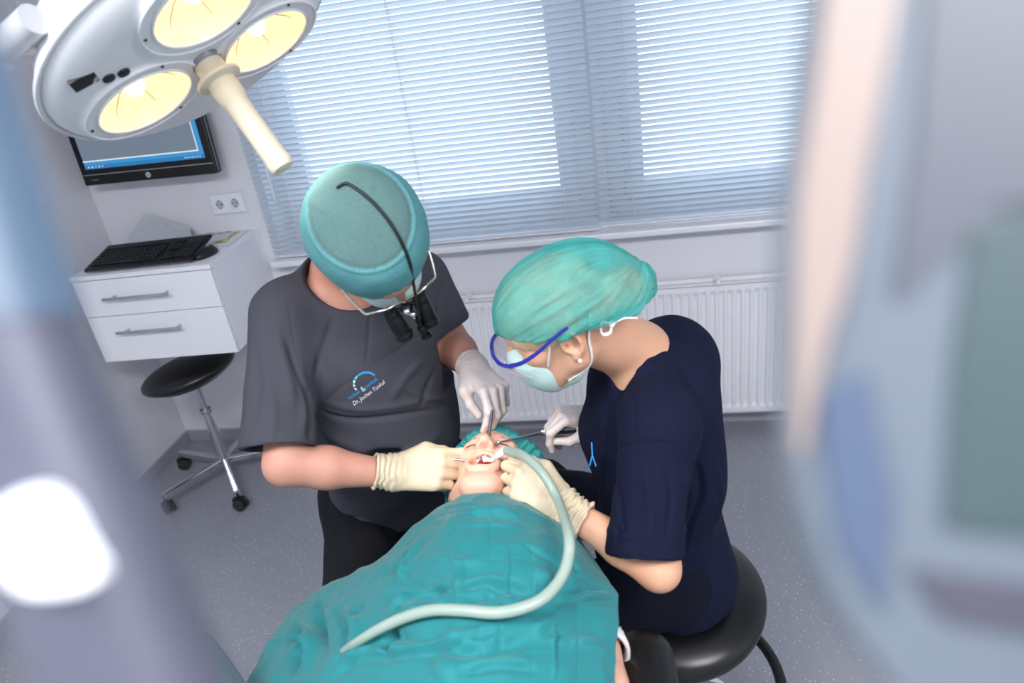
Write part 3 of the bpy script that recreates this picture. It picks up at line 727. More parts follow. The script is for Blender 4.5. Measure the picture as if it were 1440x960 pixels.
# ================================================================== dentist
def dentist():
    H = P(524, 344, 1.12); R = hframe((.42, -.79, .12), (.84, .47, .15)); s = .97
    f, l, k = R.T
    RS, LS = P(402, 440, 1.31), P(592, 392, 1.46); nb = (RS+LS)/2+np.array([-.03, .03, .035])
    hip = np.array([1.63, -1.27, .66]); side = unit(LS-RS); face = unit(np.cross(side, [0, 0, 1])); print('DENT', RS, LS, nb, face, H)
    face = -face if face[1] > 0 else face
    che = (RS+LS)/2-np.array([0, 0, .13])+face*.02; bel = P(548, 610, 1.50)
    RE, RW = P(402, 652, 1.24), P(545, 665, 1.30); LE, LW = P(634, 482, 1.50), P(664, 516, 1.43)
    root = thing('person', 'seated person in charcoal scrubs with magnifying loupes and a teal cap, bending over the patient', 'person', (hip[0], hip[1], 0), None)
    S = SDF(.003); T = head_sdf(S, H, R, s)
    nk = T(-.03, 0, -.06); S.cone(nb, nk, .066, .058, .03); S.cone(nb+np.array([0, 0, -.04]), nb, .09, .066, .04)
    S.cone(RS, LS, .045, .045, .04); S.cone(che, bel, .13, .12, .05, ax=face, sq=.75); S.cone((RS+LS)/2-[0, 0, .05], che, .10, .13, .05, ax=face, sq=.75)
    for a, b_, c in ((RS, RE, RW), (LS, LE, LW)):
        S.chain([a, b_], [.048, .040], .03); S.chain([b_, b_*.6+c*.4, c], [.041, .040, .026], .015)
    sdf_obj('body', S, SKIN_D, root, it=1)
    # tunic
    S = SDF(.004)
    S.cone(RS+side*.02, LS-side*.02, .066, .062, .05); S.cone((RS+LS)/2-[0, 0, .03]-face*.01, che, .125, .165, .06, ax=face, sq=.72)
    S.cone(nb-np.array([0, 0, .02]), (RS+LS)/2-face*.03, .085, .10, .06)
    S.cone(che, bel, .165, .152, .06, ax=face, sq=.75); S.cone(bel, hip+[0, 0, .0], .152, .178, .06, ax=face, sq=.82); S.cut(hip-[0, 0, .02], (0, 0, -1), .004)
    rh = P(392, 622, 1.24); S.cone(RS-side*.005, rh, .064, .069, .035)
    S.cone(rh, rh+unit(RE-RS)*.028, .069, .070, .01)
    lh = P(627, 452, 1.48); S.cone(LS, lh, .062, .052, .03)
    ra = unit(RE-RS); S.cut(rh+ra*.012, ra, .003, rh-.11, rh+.14)
    S.cone(rh+ra*.05, rh-ra*.02, .063, .060, .002, '-')
    la = unit(LE-LS); S.cut(lh+la*.012, la, .003, lh-.08, lh+.08); S.cone(lh+la*.05, lh-la*.015, .046, .043, .002, '-')
    up = unit(nk-nb); S.cone(nb-up*.045+face*.0, nb+up*.12, .062, .105, .008, '-'); S.cone(nb+face*.05-np.array([0, 0, .02]), nb+face*.10+np.array([0, 0, .08]), .035, .07, .01, '-')
    pf = [([(521, 432), (518, 480), (514, 520)], .003, -.0035), ([(514, 520), (560, 492), (600, 466), (625, 452)], .0025, -.0025), ([(514, 520), (480, 545), (462, 560)], .0025, -.002),
          ([(428, 545), (437, 585), (433, 632)], .007, -.014), ([(412, 500), (428, 560), (425, 620)], .010, .006), ([(437, 572), (490, 589), (560, 584), (628, 572)], .005, -.009), ([(440, 560), (500, 574), (560, 570), (625, 555)], .008, .005),
          ([(440, 600), (500, 628), (560, 640), (625, 608)], .012, .009), ([(445, 618), (500, 650), (570, 655), (630, 625)], .009, -.009), ([(440, 575), (455, 610), (480, 640)], .006, -.006),
          ([(358, 480), (362, 540), (356, 600)], .010, -.006), ([(385, 450), (402, 520), (415, 575)], .010, .008), ([(375, 520), (385, 580), (380, 625)], .009, .005), ([(400, 470), (420, 530), (432, 560)], .006, -.007),
          ([(347, 621), (390, 626), (433, 619)], .0016, -.0014), ([(404, 405), (412, 470), (430, 550)], .0022, -.002), ([(600, 500), (570, 530), (545, 570)], .010, .005), ([(620, 500), (600, 545), (590, 575)], .007, -.006),
          ([(625, 395), (615, 430), (622, 462)], .005, -.005), ([(560, 540), (600, 560), (632, 560)], .006, .004), ([(450, 470), (470, 520), (460, 560)], .012, .005), ([(470, 440), (455, 490), (440, 540)], .008, -.006), ([(445, 670), (500, 690), (560, 680)], .008, .006), ([(452, 700), (470, 720), (520, 730)], .006, -.006)]
    tun = sdf_obj('tunic', S, GREYC, root, (), it=3, na=.0026, ns=13, seed=3, pf=pf)
    # chest embroidery
    embroider(tun, root)
    # trousers
    S = SDF(.006); hs = side*np.array([1, 1, 0]); S.cone(hip-hs*.07, hip+hs*.07, .135, .135, .05)
    rk, lk = np.array([1.66, -1.74, .60]), np.array([2.03, -1.22, .61])
    for q, kn, an in ((hip-hs*.09, rk, np.array([1.60, -1.68, .10])), (hip+hs*.09, lk, np.array([2.02, -1.12, .10]))):
        S.cone(q, kn, .100, .068, .05); S.cone(kn, an, .066, .052, .03)
    S.cut((0, 0, .07), (0, 0, -1), .002)
    sdf_obj('trousers', S, BLACKC, root, [([hip+[-.15, -.1, .05], hip+[-.05, -.2, .08], hip+[.1, -.25, .0]], .02, .008)], it=3, na=.003, ns=14, seed=8)
    for an, d in ((np.array([1.60, -1.68, .0]), (0, -1)), (np.array([2.02, -1.12, 0]), (.9, -.3))):
        S = SDF(.005); d3 = np.array([*unit(d), 0]); S.ell(an+d3*.07+[0, 0, .045], (.145, .048, .05), frame(d3), .02); S.cone(an+[0, 0, .05], an+[0, 0, .09], .05, .05, .02); S.cut((0, 0, .001), (0, 0, -1), .002)
        sdf_obj('shoe', S, mat('white_clog', 'd8d9dc', .4), root)
    # cap
    S = SDF(.0025); S.ell(T(-.014, 0, .038), np.array([.111, .101, .112])*s, R, .02); S.ell(T(-.045, 0, .045), np.array([.083, .088, .088])*s, R, .04)
    S.cut(T(.085, 0, .034), -k+f*.22, .006); S.cut(T(0, 0, .143), k, .035)
    def ring(rx, ry, z, n=40, x0=-.02): return [T(x0+rx*math.cos(a), ry*math.sin(a), z) for a in np.linspace(0, 2*PI, n)]
    V, Fc = S.mesh(); V = smooth_mesh(V, Fc, 1)
    V = folds(V, Fc, [], .0022, 20, 4); loc = (V-H)@R/s; el = np.hypot((loc[:, 0]+.040)/.092, loc[:, 1]/.084); up_ = loc[:, 2] > .035
    V = V+normals(V, Fc)*(np.where(up_, .0022*np.exp(-((el-1)/.035)**2)-.0012*np.exp(-((el-.93)/.03)**2), 0))[:, None]
    V = folds(V, Fc, [([T(.10, y_, .05), T(.085, y_*1.2, .085)], .005, .0012) for y_ in np.linspace(-.05, .05, 7)]+[([T(-.06, y_, .14), T(-.10, y_*1.5, .09)], .006, .002) for y_ in (-.04, -.01, .03)], 0)
    cap = link('surgical_cap', to_mesh('surgical_cap', V, Fc), [CAPD, CAPT], root, smooth=True, label='teal non-woven cap')
    cap.data.polygons.foreach_set('material_index', ((el[Fc] < .97).all(1) & up_[Fc].all(1)).astype(np.int32))
    # mask
    S = SDF(.002)
    S.ell(T(.062, 0, -.06), np.array([.056, .062, .060])*s, R, .01); S.ell(T(.095, 0, -.03), np.array([.022, .03, .03])*s, R, .02)
    S.ell(T(.045, 0, -.06), np.array([.045, .055, .075])*s, R, .005, '-'); S.cut(T(.0, 0, -.005), k-f*.1, .002); S.cut(T(.02, 0, 0), -f, .002)
    sdf_obj('face_mask', S, MASKM, root, it=1)
    for y in (-1, 1): MB().tube(spline([T(.05, y*.066, -.035), T(.02, y*.078, -.03), T(-.012, y*.086, -.008), T(-.03, y*.080, -.03)], 6), .002, 6).build('mask_loop', TIE, root, smooth=True)
    # loupes: frame, temples, lenses, barrels, lamp and its cord
    lou = MB(); z0 = .0
    FRM = mat('spectacle_frame', 'b9b6ae', .25, .7)
    for y in (-1, 1):
        c0 = np.array([.112, y*.033, -.002]); pts = [T(c0[0]-.008*abs(math.cos(a))*(y*math.cos(a) > 0), c0[1]+.031*math.cos(a), c0[2]+.021*math.sin(a)) for a in np.linspace(0, 2*PI, 25)[:-1]]
        lou.tube(pts, .0019, 8, closed=True)
        lou.tube(spline([T(.104, y*.064, .004), T(.097, y*.072, .005), T(.05, y*.083, .004), T(-.01, y*.088, .002)], 5), .0024, 8)
    lou.tube([T(.112, -.004, .002), T(.116, 0, .004), T(.112, .004, .002)], .002, 8)
    lf = lou.build('loupe_frame', FRM, root, smooth=True, label='silver spectacle frame carrying the loupes')
    for y in (-1, 1):
        b = bmesh.new(); c0 = T(.111, y*.033, -.002); ctr = b.verts.new(c0); vs = [b.verts.new(T(.111-.008*abs(math.cos(a))*(y*math.cos(a) > 0), y*.033+.030*math.cos(a), -.002+.020*math.sin(a))) for a in np.linspace(0, 2*PI, 25)[:-1]]
        for i in range(24): b.faces.new((ctr, vs[i], vs[(i+1) % 24]))
        me = bpy.data.meshes.new('lens'); b.to_mesh(me); b.free(); link('lens', me, mat('spectacle_lens', 'e6f0ee', .02, alpha=.22), lf)
        bd = unit(R@np.array([.84, -y*.06, -.54])); a0 = T(.116, y*.030, -.008)
        q = MB(); q.cyl(a0, a0+bd*.018, .0125, .0135, bev=.001); q.cyl(a0+bd*.014, a0+bd*.054, .0145, .0160, bev=.0015); q.cyl(a0+bd*.052, a0+bd*.066, .0172, bev=.002)
        br = q.build('loupe_barrel', BLACKP, lf, smooth=True)
        MB().cyl(a0+bd*.064, a0+bd*.0668, .0145).build('objective_lens', mat('objective_glass', '1a2030', .03, spec=1), br)
    q = MB(); q.cyl(T(.124, -.03, -.012), T(.124, .03, -.012), .004); q.box(tuple(T(.126, 0, -.006)), (.018, .016, .016), .003); q.build('loupe_bridge', BLACKP, lf, smooth=True)
    q = MB(); q.sph(T(.132, -.004, .004), .007); q.sph(T(.142, .004, -.006), .006); q.cyl(T(.132, -.004, .004), T(.150, .004, -.014), .003); q.build('hinge', CHROME, lf, smooth=True)
    bd = unit(R@np.array([.86, 0.05, -.5])); a0 = T(.150, .006, -.014)
    q = MB(); q.cyl(a0, a0+bd*.022, .0045); q.cyl(a0+bd*.02, a0+bd*.042, .008, .0095, bev=.0015); q.cyl(a0+bd*.04, a0+bd*.046, .0105, bev=.001); q.build('headlight', BLACKG, lf, smooth=True)
    cp_ = [T(-.10, -.035, .110), T(-.07, -.040, .142), T(-.02, -.024, .151), T(.04, .004, .136), T(.085, .025, .098), T(.115, .033, .05), T(.145, .030, .02), T(.163, .016, -.005), T(.170, .004, -.022)]
    cp = []
    for u_, v_ in ((473, 264), (487, 258), (505, 268), (525, 285), (548, 312), (566, 343), (577, 372), (581, 395)):
        h_ = hit(cap, u_, v_)
        if h_ is not None: cp.append(h_+unit(CP-h_)*.003)
    cp += [T(.120, .020, .02), T(.150, .012, -.004), T(.158, .008, -.022)]
    MB().tube(spline(cp, 10), .0026, 10).build('headlight_cord', BLACKP, lf, smooth=True)
    # gloves
    g1 = hand(RW+unit(P(645, 657, 1.30)-RW)*.014, P(650, 655, 1.295)-RW, cam3((.05, .35, -1)), 1, dict(index=(28, 62, 38), middle=(38, 78, 40), ring=(44, 85, 40), little=(48, 85, 40)),
              ((.020, .026, -.012), (.062, .040, -.010), (.095, .036, -.014), (.122, .027, -.030)), RE-RW, .040, s=1.02, rw=.0300)
    glove_obj(g1, root, GLOVEC, 'cream glove of the hand that holds the mirror')
    g2 = hand(LW+unit(P(700, 548, 1.36)-LW)*.008, P(704, 556, 1.35)-LW, cam3((.55, .35, -.8)), -1, dict(index=(38, 46, 20), middle=(50, 50, 25), ring=(56, 55, 30), little=(62, 55, 30)),
              ((.018, .026, -.012), (.048, .043, -.024), (.072, .038, -.044), (.092, .026, -.058)), LE-LW, .025, s=1.0, rw=.0285)
    glove_obj(g2, root, GLOVE, 'glove of the raised hand, painted paler for its light')
    return root, g1, g2
def hit(o, u, v):
    inv = wm(o).inverted(); ok, loc, nrm, _ = o.ray_cast(inv @ Vector(CP), (inv.to_3x3() @ Vector(unit(ray(u, v)))).normalized())
    return np.array(wm(o) @ loc) if ok else None
def embroider(tun, root):
    me_all = []
    BLU = mat('blue_thread', '2f8ec2', .6); WHT = mat('white_thread', 'd9d6de', .6); TEAL = mat('pale_thread', '9fd2dc', .6)
    def on(tunic, u, v):
        o, d = CP, unit(ray(u, v)); inv = tunic.matrix_world.inverted() if False else wm(tunic).inverted()
        lo = inv @ Vector(o); ld = (inv.to_3x3() @ Vector(d)).normalized()
        ok, loc, nrm, _ = tunic.ray_cast(lo, ld); return (np.array(wm(tunic) @ loc), np.array(nrm)) if ok else (None, None)
    A, na_ = on(tun, 495, 566); B, _ = on(tun, 540, 534)
    if A is None or B is None: print('EMB MISS'); return
    ex = unit(B-A); nn = unit(-na_ if na_@(CP-A) < 0 else na_); ey = unit(np.cross(nn, ex)); sc_ = np.linalg.norm(B-A)/54.
    def place(me):
        n = len(me.vertices); co_ = np.zeros(n*3); me.vertices.foreach_get('co', co_); co_ = co_.reshape(-1, 3)
        w = A+np.outer(co_[:, 0], ex)+np.outer(co_[:, 1], ey); ti = wm(tun).inverted(); out = []
        for i in range(n):
            hp, nq = None, None
            ok, loc, nrm, _ = tun.ray_cast(ti @ Vector(w[i]+nn*.04), ti.to_3x3() @ Vector(-nn))
            base = np.array(wm(tun) @ loc) if ok else w[i]
            out.append(base+nn*(.0009+co_[i, 2]))
        me.vertices.foreach_set('co', np.array(out).ravel()); return me
    u = sc_
    def tx(s, size, x, y, m, name, shear=0., sx=1.):
        me = text(s, size, Matrix.Translation((x, y, 0)) @ Matrix.Diagonal((sx, 1, 1, 1)), 't', None, None, shear=shear, extrude=.00015); me.name = name; link(name, place(me), m, tun, smooth=False)
    tx('tunkel', 9.0*u, 0*u, 6.*u, BLU, 'logo_lettering', 0, .85); tx('&', 12*u, 21.5*u, 4.5*u, TEAL, 'logo_lettering', 0, .85); tx('tunkel', 9.0*u, 29*u, 6.*u, BLU, 'logo_lettering', 0, .85)
    tx('Dr. Jochen Tunkel', 8.6*u, -.5*u, -5.*u, WHT, 'name_lettering', .35, .83)
    def arc(a0, a1, m):
        b = bmesh.new(); n = 10; pr = None; cx, cy, r0, r1 = 33*u, 13*u, 14.5*u, 17.2*u
        for i in range(n+1):
            a = math.radians(a0+(a1-a0)*i/n); row = [b.verts.new((cx+r*math.cos(a), cy+r*math.sin(a), .0002)) for r in (r0, r1)]
            if pr: b.faces.new((pr[0], pr[1], row[1], row[0]))
            pr = row
        me = bpy.data.meshes.new('logo_arc'); b.to_mesh(me); b.free(); link('logo_arc', place(me), m, tun)
    arc(5, 95, BLU); arc(99, 118, mat('mid_thread', '63b4d4', .6)); arc(123, 140, TEAL); arc(146, 160, TEAL); arc(167, 180, WHT)
dent, DG1, DG2 = dentist()
# ================================================================== assistant
def assistant():
    s = .915; f_ = unit(cam3((-.84, -.50, .16))); k0 = cam3((-.50, .68, -.42)); k0 = unit(k0-(k0@f_)*f_); R = np.stack([f_, np.cross(k0, f_), k0], 1)
    H = P(803, 488, 1.09)-R@np.array([-.005, .080, -.020])*s
    f, l, k = R.T
    nb = P(898, 498, 1.25); lf = unit(np.array([.2, -.97, 0])); face = np.array([-.97, -.2, 0])
    LS = P(928, 598, 1.15); mid = LS-lf*.165; RS = mid-lf*.16+[0, 0, -.0]
    hip = np.array([2.325, -1.535, .675])
    LE, LW = P(926, 800, 1.115), P(802, 720, 1.17)
    RW = P(838, 584, 1.42); RE = RW+unit(np.array([.75, .25, -.62]))*.25
    root = thing('person', 'seated person in navy scrubs with blue-rimmed goggles, mint mask and teal hair net', 'person', (hip[0], hip[1], 0))
    S = SDF(.003); T = head_sdf(S, H, R, s, ears=(1, 1))
    nk = T(-.03, 0, -.05); S.cone(nb, nk, .056, .052, .03); S.cone(T(-.055, 0, -.02), nb+[.0, 0, .01], .045, .044, .03); S.cone(nb-np.array([0, 0, .05]), nb, .06, .048, .04)
    S.cone(RS, LS, .045, .045, .05); che = mid-[0, 0, .12]+face*.015; bel = hip+np.array([-.0, 0, .18])
    S.cone(mid-[0, 0, .04], che, .09, .11, .05, ax=face, sq=.75); S.cone(che, bel, .115, .11, .05, ax=face, sq=.8)
    for a, b_, c in ((RS, RE, RW), (LS, LE, LW)):
        S.cone(a, b_, .044, .036, .03); S.chain([b_, b_*.6+c*.4, c], [.037, .035, .024], .012)
    sdf_obj('body', S, SKIN_A, root)
    # tunic
    S = SDF(.004)
    S.cone(RS, LS, .062, .062, .05); S.cone(mid-[0, 0, .03], che, .10, .135, .05, ax=face, sq=.8); S.cone(nb-[0, 0, .02], mid, .07, .09, .05)
    S.cone(che-face*.02, bel-face*.015, .130, .120, .05, ax=face, sq=.80); S.cone(bel, hip+[-.01, 0, .02], .124, .142, .05, ax=face, sq=.92); S.ell(P(958, 512, 1.32), (.075, .09, .07), None, .07)
    S.ell(P(975, 620, 1.29), (.055, .09, .12), None, .07)
    lh = P(906, 768, 1.115); S.cone(LS, lh, .066, .062, .04)
    la = unit(LE-LS); S.cone(lh, lh+la*.02, .062, .064, .01); S.cut(lh+la*.016, la, .003, lh-.09, lh+.09); S.cone(lh+la*.05, lh-la*.02, .058, .055, .002, '-')
    rh = RS*.4+RE*.6; S.cone(RS, rh, .060, .055, .03)
    # hem tail over the seat
    S.cone(hip+[.0, 0, .04], hip+[.03, -.04, -.03], .13, .125, .04); S.cut(hip-[0, 0, .100], (.25, 0, -1), .004); S.ell(P(948, 484, 1.31), (.055, .06, .05), None, .05)
    up = unit(nk-nb); S.cone(nb-up*.024, nb+up*.10, .042, .052, .006, '-')
    S.cone(P(857, 566, 1.19), P(872, 520, 1.20), .008, .030, .006, '-')
    pf = [([(843, 647), (880, 628), (930, 622), (972, 645)], .0028, -.0032), ([(976, 640), (988, 690), (970, 740), (961, 792)], .006, -.012), ([(960, 650), (972, 700), (955, 760)], .009, .006), ([(1018, 720), (990, 752), (966, 782)], .006, -.008),
          ([(862, 660), (873, 720), (868, 778)], .008, -.006), ([(905, 650), (916, 720), (908, 786)], .009, .006), ([(885, 540), (893, 580), (890, 624)], .0022, -.0025), ([(845, 570), (853, 620), (838, 690)], .009, .007), ([(860, 600), (850, 660), (845, 700)], .006, -.007),
          ([(846, 776), (900, 783), (944, 780)], .0016, -.0014), ([(930, 640), (945, 700), (935, 770)], .006, -.005), ([(930, 480), (975, 540), (1000, 620)], .008, -.004), ([(1005, 640), (1012, 700), (1000, 750)], .008, .006), ([(990, 790), (975, 830), (950, 880)], .008, -.008),
          ([(960, 800), (955, 850), (940, 895)], .008, .006), ([(880, 480), (920, 520), (935, 580)], .010, .004), ([(850, 740), (880, 755), (915, 745)], .006, .004)]
    sdf_obj('tunic', S, NAVY, root, (), it=3, na=.0028, ns=13, seed=11, pf=pf)
    V1 = P(833, 640, 1.17)
    # trousers
    S = SDF(.006); S.cone(hip-lf*.05-[.01, 0, .02], hip+lf*.05-[.01, 0, .02], .100, .102, .04); rk, lk = np.array([1.985, -1.235, .615]), np.array([2.02, -1.66, .56])
    S.cone(hip-lf*.08, rk, .095, .066, .05); S.cone(rk, (2.07, -1.08, .1), .062, .05, .03); S.cone(hip+lf*.075, lk, .10, .066, .05); S.cone(lk, (2.12, -1.74, .1), .062, .05, .03)
    S.cut((0, 0, .07), (0, 0, -1), .002)
    fl = [([P(880, 860, 1.15), P(910, 870, 1.15), P(940, 860, 1.15)], .012, -.008), ([P(875, 830, 1.15), P(905, 845, 1.15), P(940, 835, 1.15)], .012, .006), ([P(740, 630, 1.6), P(800, 680, 1.6)], .02, .006)]
    sdf_obj('trousers', S, NAVYT, root, fl, it=3, na=.003, ns=14, seed=9)
    for an in (np.array([2.06, -1.08, 0]), np.array([2.11, -1.74, 0])):
        S = SDF(.005); S.ell(an+face*.07+[0, 0, .045], (.13, .045, .05), frame(face), .02); S.cone(an+[0, 0, .05], an+[0, 0, .09], .048, .048, .02); S.cut((0, 0, .001), (0, 0, -1), .002)
        sdf_obj('shoe', S, mat('white_shoe', 'dcdde0', .4), root)
    # hair
    HAIR = mat('blond_hair', 'cdb08c', .55, bump=.6, bscale=90, var=.3, vscale=35)
    S = SDF(.003); S.ell(T(-.008, 0, .038), np.array([.111, .090, .088])*s, R, .02); S.ell(T(-.135, 0, -.012), np.array([.052, .054, .045])*s, R, .02); S.ell(T(-.075, 0, -.01), np.array([.045, .06, .045])*s, R, .02)
    S.cut(T(.088, 0, .0), unit(f*.9-k*.42), .005)
    sdf_obj('hair', S, HAIR, root, [([T(.06, y, .12), T(-.03, y*1.1, .14), T(-.13, y*.5, .06)], .006, .004) for y in np.linspace(-.07, .07, 9)])
    # cap: thin see-through shell
    CAPA = mat('teal_hair_net', '2aa59e', .8, alpha=.58, bump=.3, bscale=260, var=.16, vscale=22)
    S = SDF(.0026)
    def shape(o, op, k):
        S.ell(T(-.008, 0, .052), np.array([.122+o, .100+o, .106+o])*s, R, .02 if op == '+' else .02, op) if op == '+' else None
    S.ell(T(-.010, 0, .040), np.array([.116, .097, .093])*s, R, .02); S.ell(T(-.085, 0, .040), np.array([.085, .080, .070])*s, R, .06)
    S.ell(T(-.145, 0, -.020), np.array([.060, .060, .052])*s, R, .05); S.ell(T(-.09, .02, -.012), np.array([.062, .065, .040])*s, R, .04)
    S.cut(T(.086, 0, .040), unit(f*.30-k*.95), .004)
    V, Fc = S.mesh(); V = smooth_mesh(V, Fc, 2); loc = (V-H)@R/s
    D = np.zeros(len(V)); N = normals(V, Fc); org = np.array([-.16, 0, .02])
    a_ = np.arctan2(loc[:, 1], loc[:, 2]-.02); xx = loc[:, 0]
    D += .0036*vnoise(np.stack([a_*6, xx*9, a_*0], 1), 1., 3)+.0026*vnoise(np.stack([a_*16, xx*14, a_*0], 1), 1., 4)
    edge = np.clip((loc[:, 0]*.34-loc[:, 2]*.94+.036)/.035, 0, 1); D += edge*.0022*np.sin(a_*60+4*vnoise(loc, 30, 2))
    V = V+N*D[:, None]
    fl = [([T(.085, .062, .02), T(.05, .085, .07), T(.02, .09, .11)], .004, .0045), ([T(.04, .088, .0), T(-.02, .098, .015), T(-.10, .085, .02), T(-.17, .055, .04)], .006, .006),
          ([T(.02, .092, -.008), T(-.05, .098, -.0), T(-.12, .08, .0)], .004, -.004), ([T(-.06, .09, .09), T(-.10, .07, .10), T(-.14, .05, .08)], .006, -.006), ([T(.10, .03, .07), T(.06, .05, .12), T(0, .05, .15)], .006, .003),
          ([T(-.08, .088, .05), T(-.13, .066, .06)], .004, -.005)]
    V = folds(V, Fc, fl, 0); V = smooth_mesh(V, Fc, 1, .3)
    # hollow it: inner copy reversed, so the shell has thickness
    capo = link('hair_net', to_mesh('hair_net', V, Fc), CAPA, root, smooth=True, label='teal see-through hair net')
    m = MB()
    el = [T(.083, .0, .035), T(.078, .045, .022), T(.05, .078, .0), T(.0, .088, -.012), T(-.05, .080, -.028)]
    # goggles
    GB = mat('blue_goggle_rim', '1c258c', .3)
    g = MB(); tb = spline([T(-.022, .100, .030), T(.015, .100, .024), T(.05, .096, .014), T(.085, .088, .008), T(.108, .076, .008)], 6); g.tube(tb, .0042, 8, flat=1.0, rs=np.linspace(.0026, .0042, len(tb)))
    tb2 = spline([T(-.022, -.100, .030), T(.015, -.100, .024), T(.05, -.096, .014), T(.085, -.088, .008), T(.108, -.076, .008)], 6); g.tube(tb2, .0042, 8)
    rim = spline([T(.106, .078, .006), T(.124, .060, .012), T(.133, .030, .016), T(.136, 0, .014), T(.133, -.030, .016), T(.124, -.060, .012), T(.106, -.078, .006)], 6)
    g.tube(rim, .0036, 8); go = g.build('goggles', GB, root, smooth=True, label='blue-rimmed clear safety goggles')
    b = bmesh.new(); n = len(rim); rows = []
    for j in range(7):
        t = j/6; row = []
        for i, q in enumerate(rim):
            w_ = (i/(n-1)-.5)*2; dr = .046*(1-.35*max(0, 1-abs(w_)*5)); row.append(b.verts.new(q+R@np.array([-.010*t*t-.012*t*(abs(w_)**3), 0, -dr*t])*s))
        rows.append(row)
    for r0, r1 in zip(rows, rows[1:]):
        for i in range(n-1): b.faces.new((r0[i], r0[i+1], r1[i+1], r1[i]))
    me = bpy.data.meshes.new('goggle_lens'); b.to_mesh(me); b.free(); lo = link('goggle_lens', me, mat('clear_lens', 'd9d0dc', .06, alpha=.38, spec=.8), go, smooth=True); lo.modifiers.new('s', 'SOLIDIFY').thickness = .0015
    # mask
    S = SDF(.002); S.ell(T(.066, 0, -.062), np.array([.054, .056, .058])*s, R, .01); S.ell(T(.100, 0, -.03), np.array([.024, .028, .03])*s, R, .02); S.cone(T(.06, 0, -.10), T(.03, 0, -.112), .034*s, .028*s, .02)
    S.ell(T(.035, 0, -.055), np.array([.048, .052, .070])*s, R, .004, '-'); S.cut(T(.02, 0, -.005), k-f*.25, .002); S.cut(T(.036, 0, -.0), unit(-f+k*.45), .002)
    sdf_obj('face_mask', S, MASKM, root, [([T(.075, .055, -.04), T(.115, .02, -.055), T(.118, 0, -.055)], .0035, -.003), ([T(.065, .055, -.07), T(.105, .02, -.085), T(.11, 0, -.085)], .0035, -.003), ([T(.06, .055, -.055), T(.115, .015, -.07)], .004, .002)])
    for pts in ([T(.052, .060, -.040), T(.030, .071, -.005), T(.020, .076, .018), T(.0, .086, .032)], [T(.036, .050, -.098), T(-.018, .066, -.080), T(-.040, .070, -.03), T(-.060, .074, .003), T(-.066, .080, .018)]):
        MB().tube(spline(pts, 8), .0045, 8, flat=.35).build('mask_tie', TIE, root, smooth=True)
    kn = T(-.090, .086, -.018); q = MB()
    q.tube(spline([kn, kn+k*.012+f*.012, kn+f*.022-k*.006, kn+k*-.012+f*.01, kn], 5), .0038, 6, flat=.5); q.tube(spline([kn, kn-f*.022+l*.004, kn-f*.040-k*.014], 5), .0030, 6, flat=.5); q.sph(kn, .0055)
    q.build('tie_knot', TIE, root, smooth=True)
    MB().sph(T(-.006, .088, -.050), .0036).build('earring', mat('pearl', 'f1ece4', .15), root, smooth=True)
    MB().tube([P(832, 622, 1.135), P(833, 640, 1.128), P(829, 655, 1.13)], .0011, 6).build('chest_logo', mat('bright_blue_thread', '1f8fdc', .6), root)
    MB().tube([P(833, 640, 1.128), P(838, 655, 1.127)], .0010, 6).build('chest_logo', mat('bright_blue_thread', '1f8fdc', .6), root)
    # gloves
    g3 = hand(RW, P(786, 583, 1.39)-RW, cam3((.15, .95, -.35)), 1, dict(index=(46, 52, 22), middle=(62, 62, 30), ring=(66, 70, 30), little=(66, 66, 30)),
              ((.018, .030, -.014), (.050, .050, -.026), (.078, .046, -.044), (.104, .030, -.052)), RE-RW, .045, s=.93, rw=.027)
    glove_obj(g3, root, GLOVE, 'glove of the hand with the long retractor, painted paler for its light')
    g4 = hand(LW+unit(P(720, 664, 1.2)-LW)*.022, P(718, 664, 1.205)-LW, cam3((.1, .25, -1)), -1, dict(index=(35, 70, 35), middle=(42, 78, 35), ring=(50, 82, 35), little=(54, 80, 35)),
              ((.020, .026, -.008), (.060, .042, -.004), (.090, .040, -.010), (.112, .028, -.024)), LE-LW, .052, s=.98, rw=.0295, wr=1.9)
    glove_obj(g4, root, GLOVEC, 'cream glove with wrinkled cuff on the near hand')
    return root
assistant()

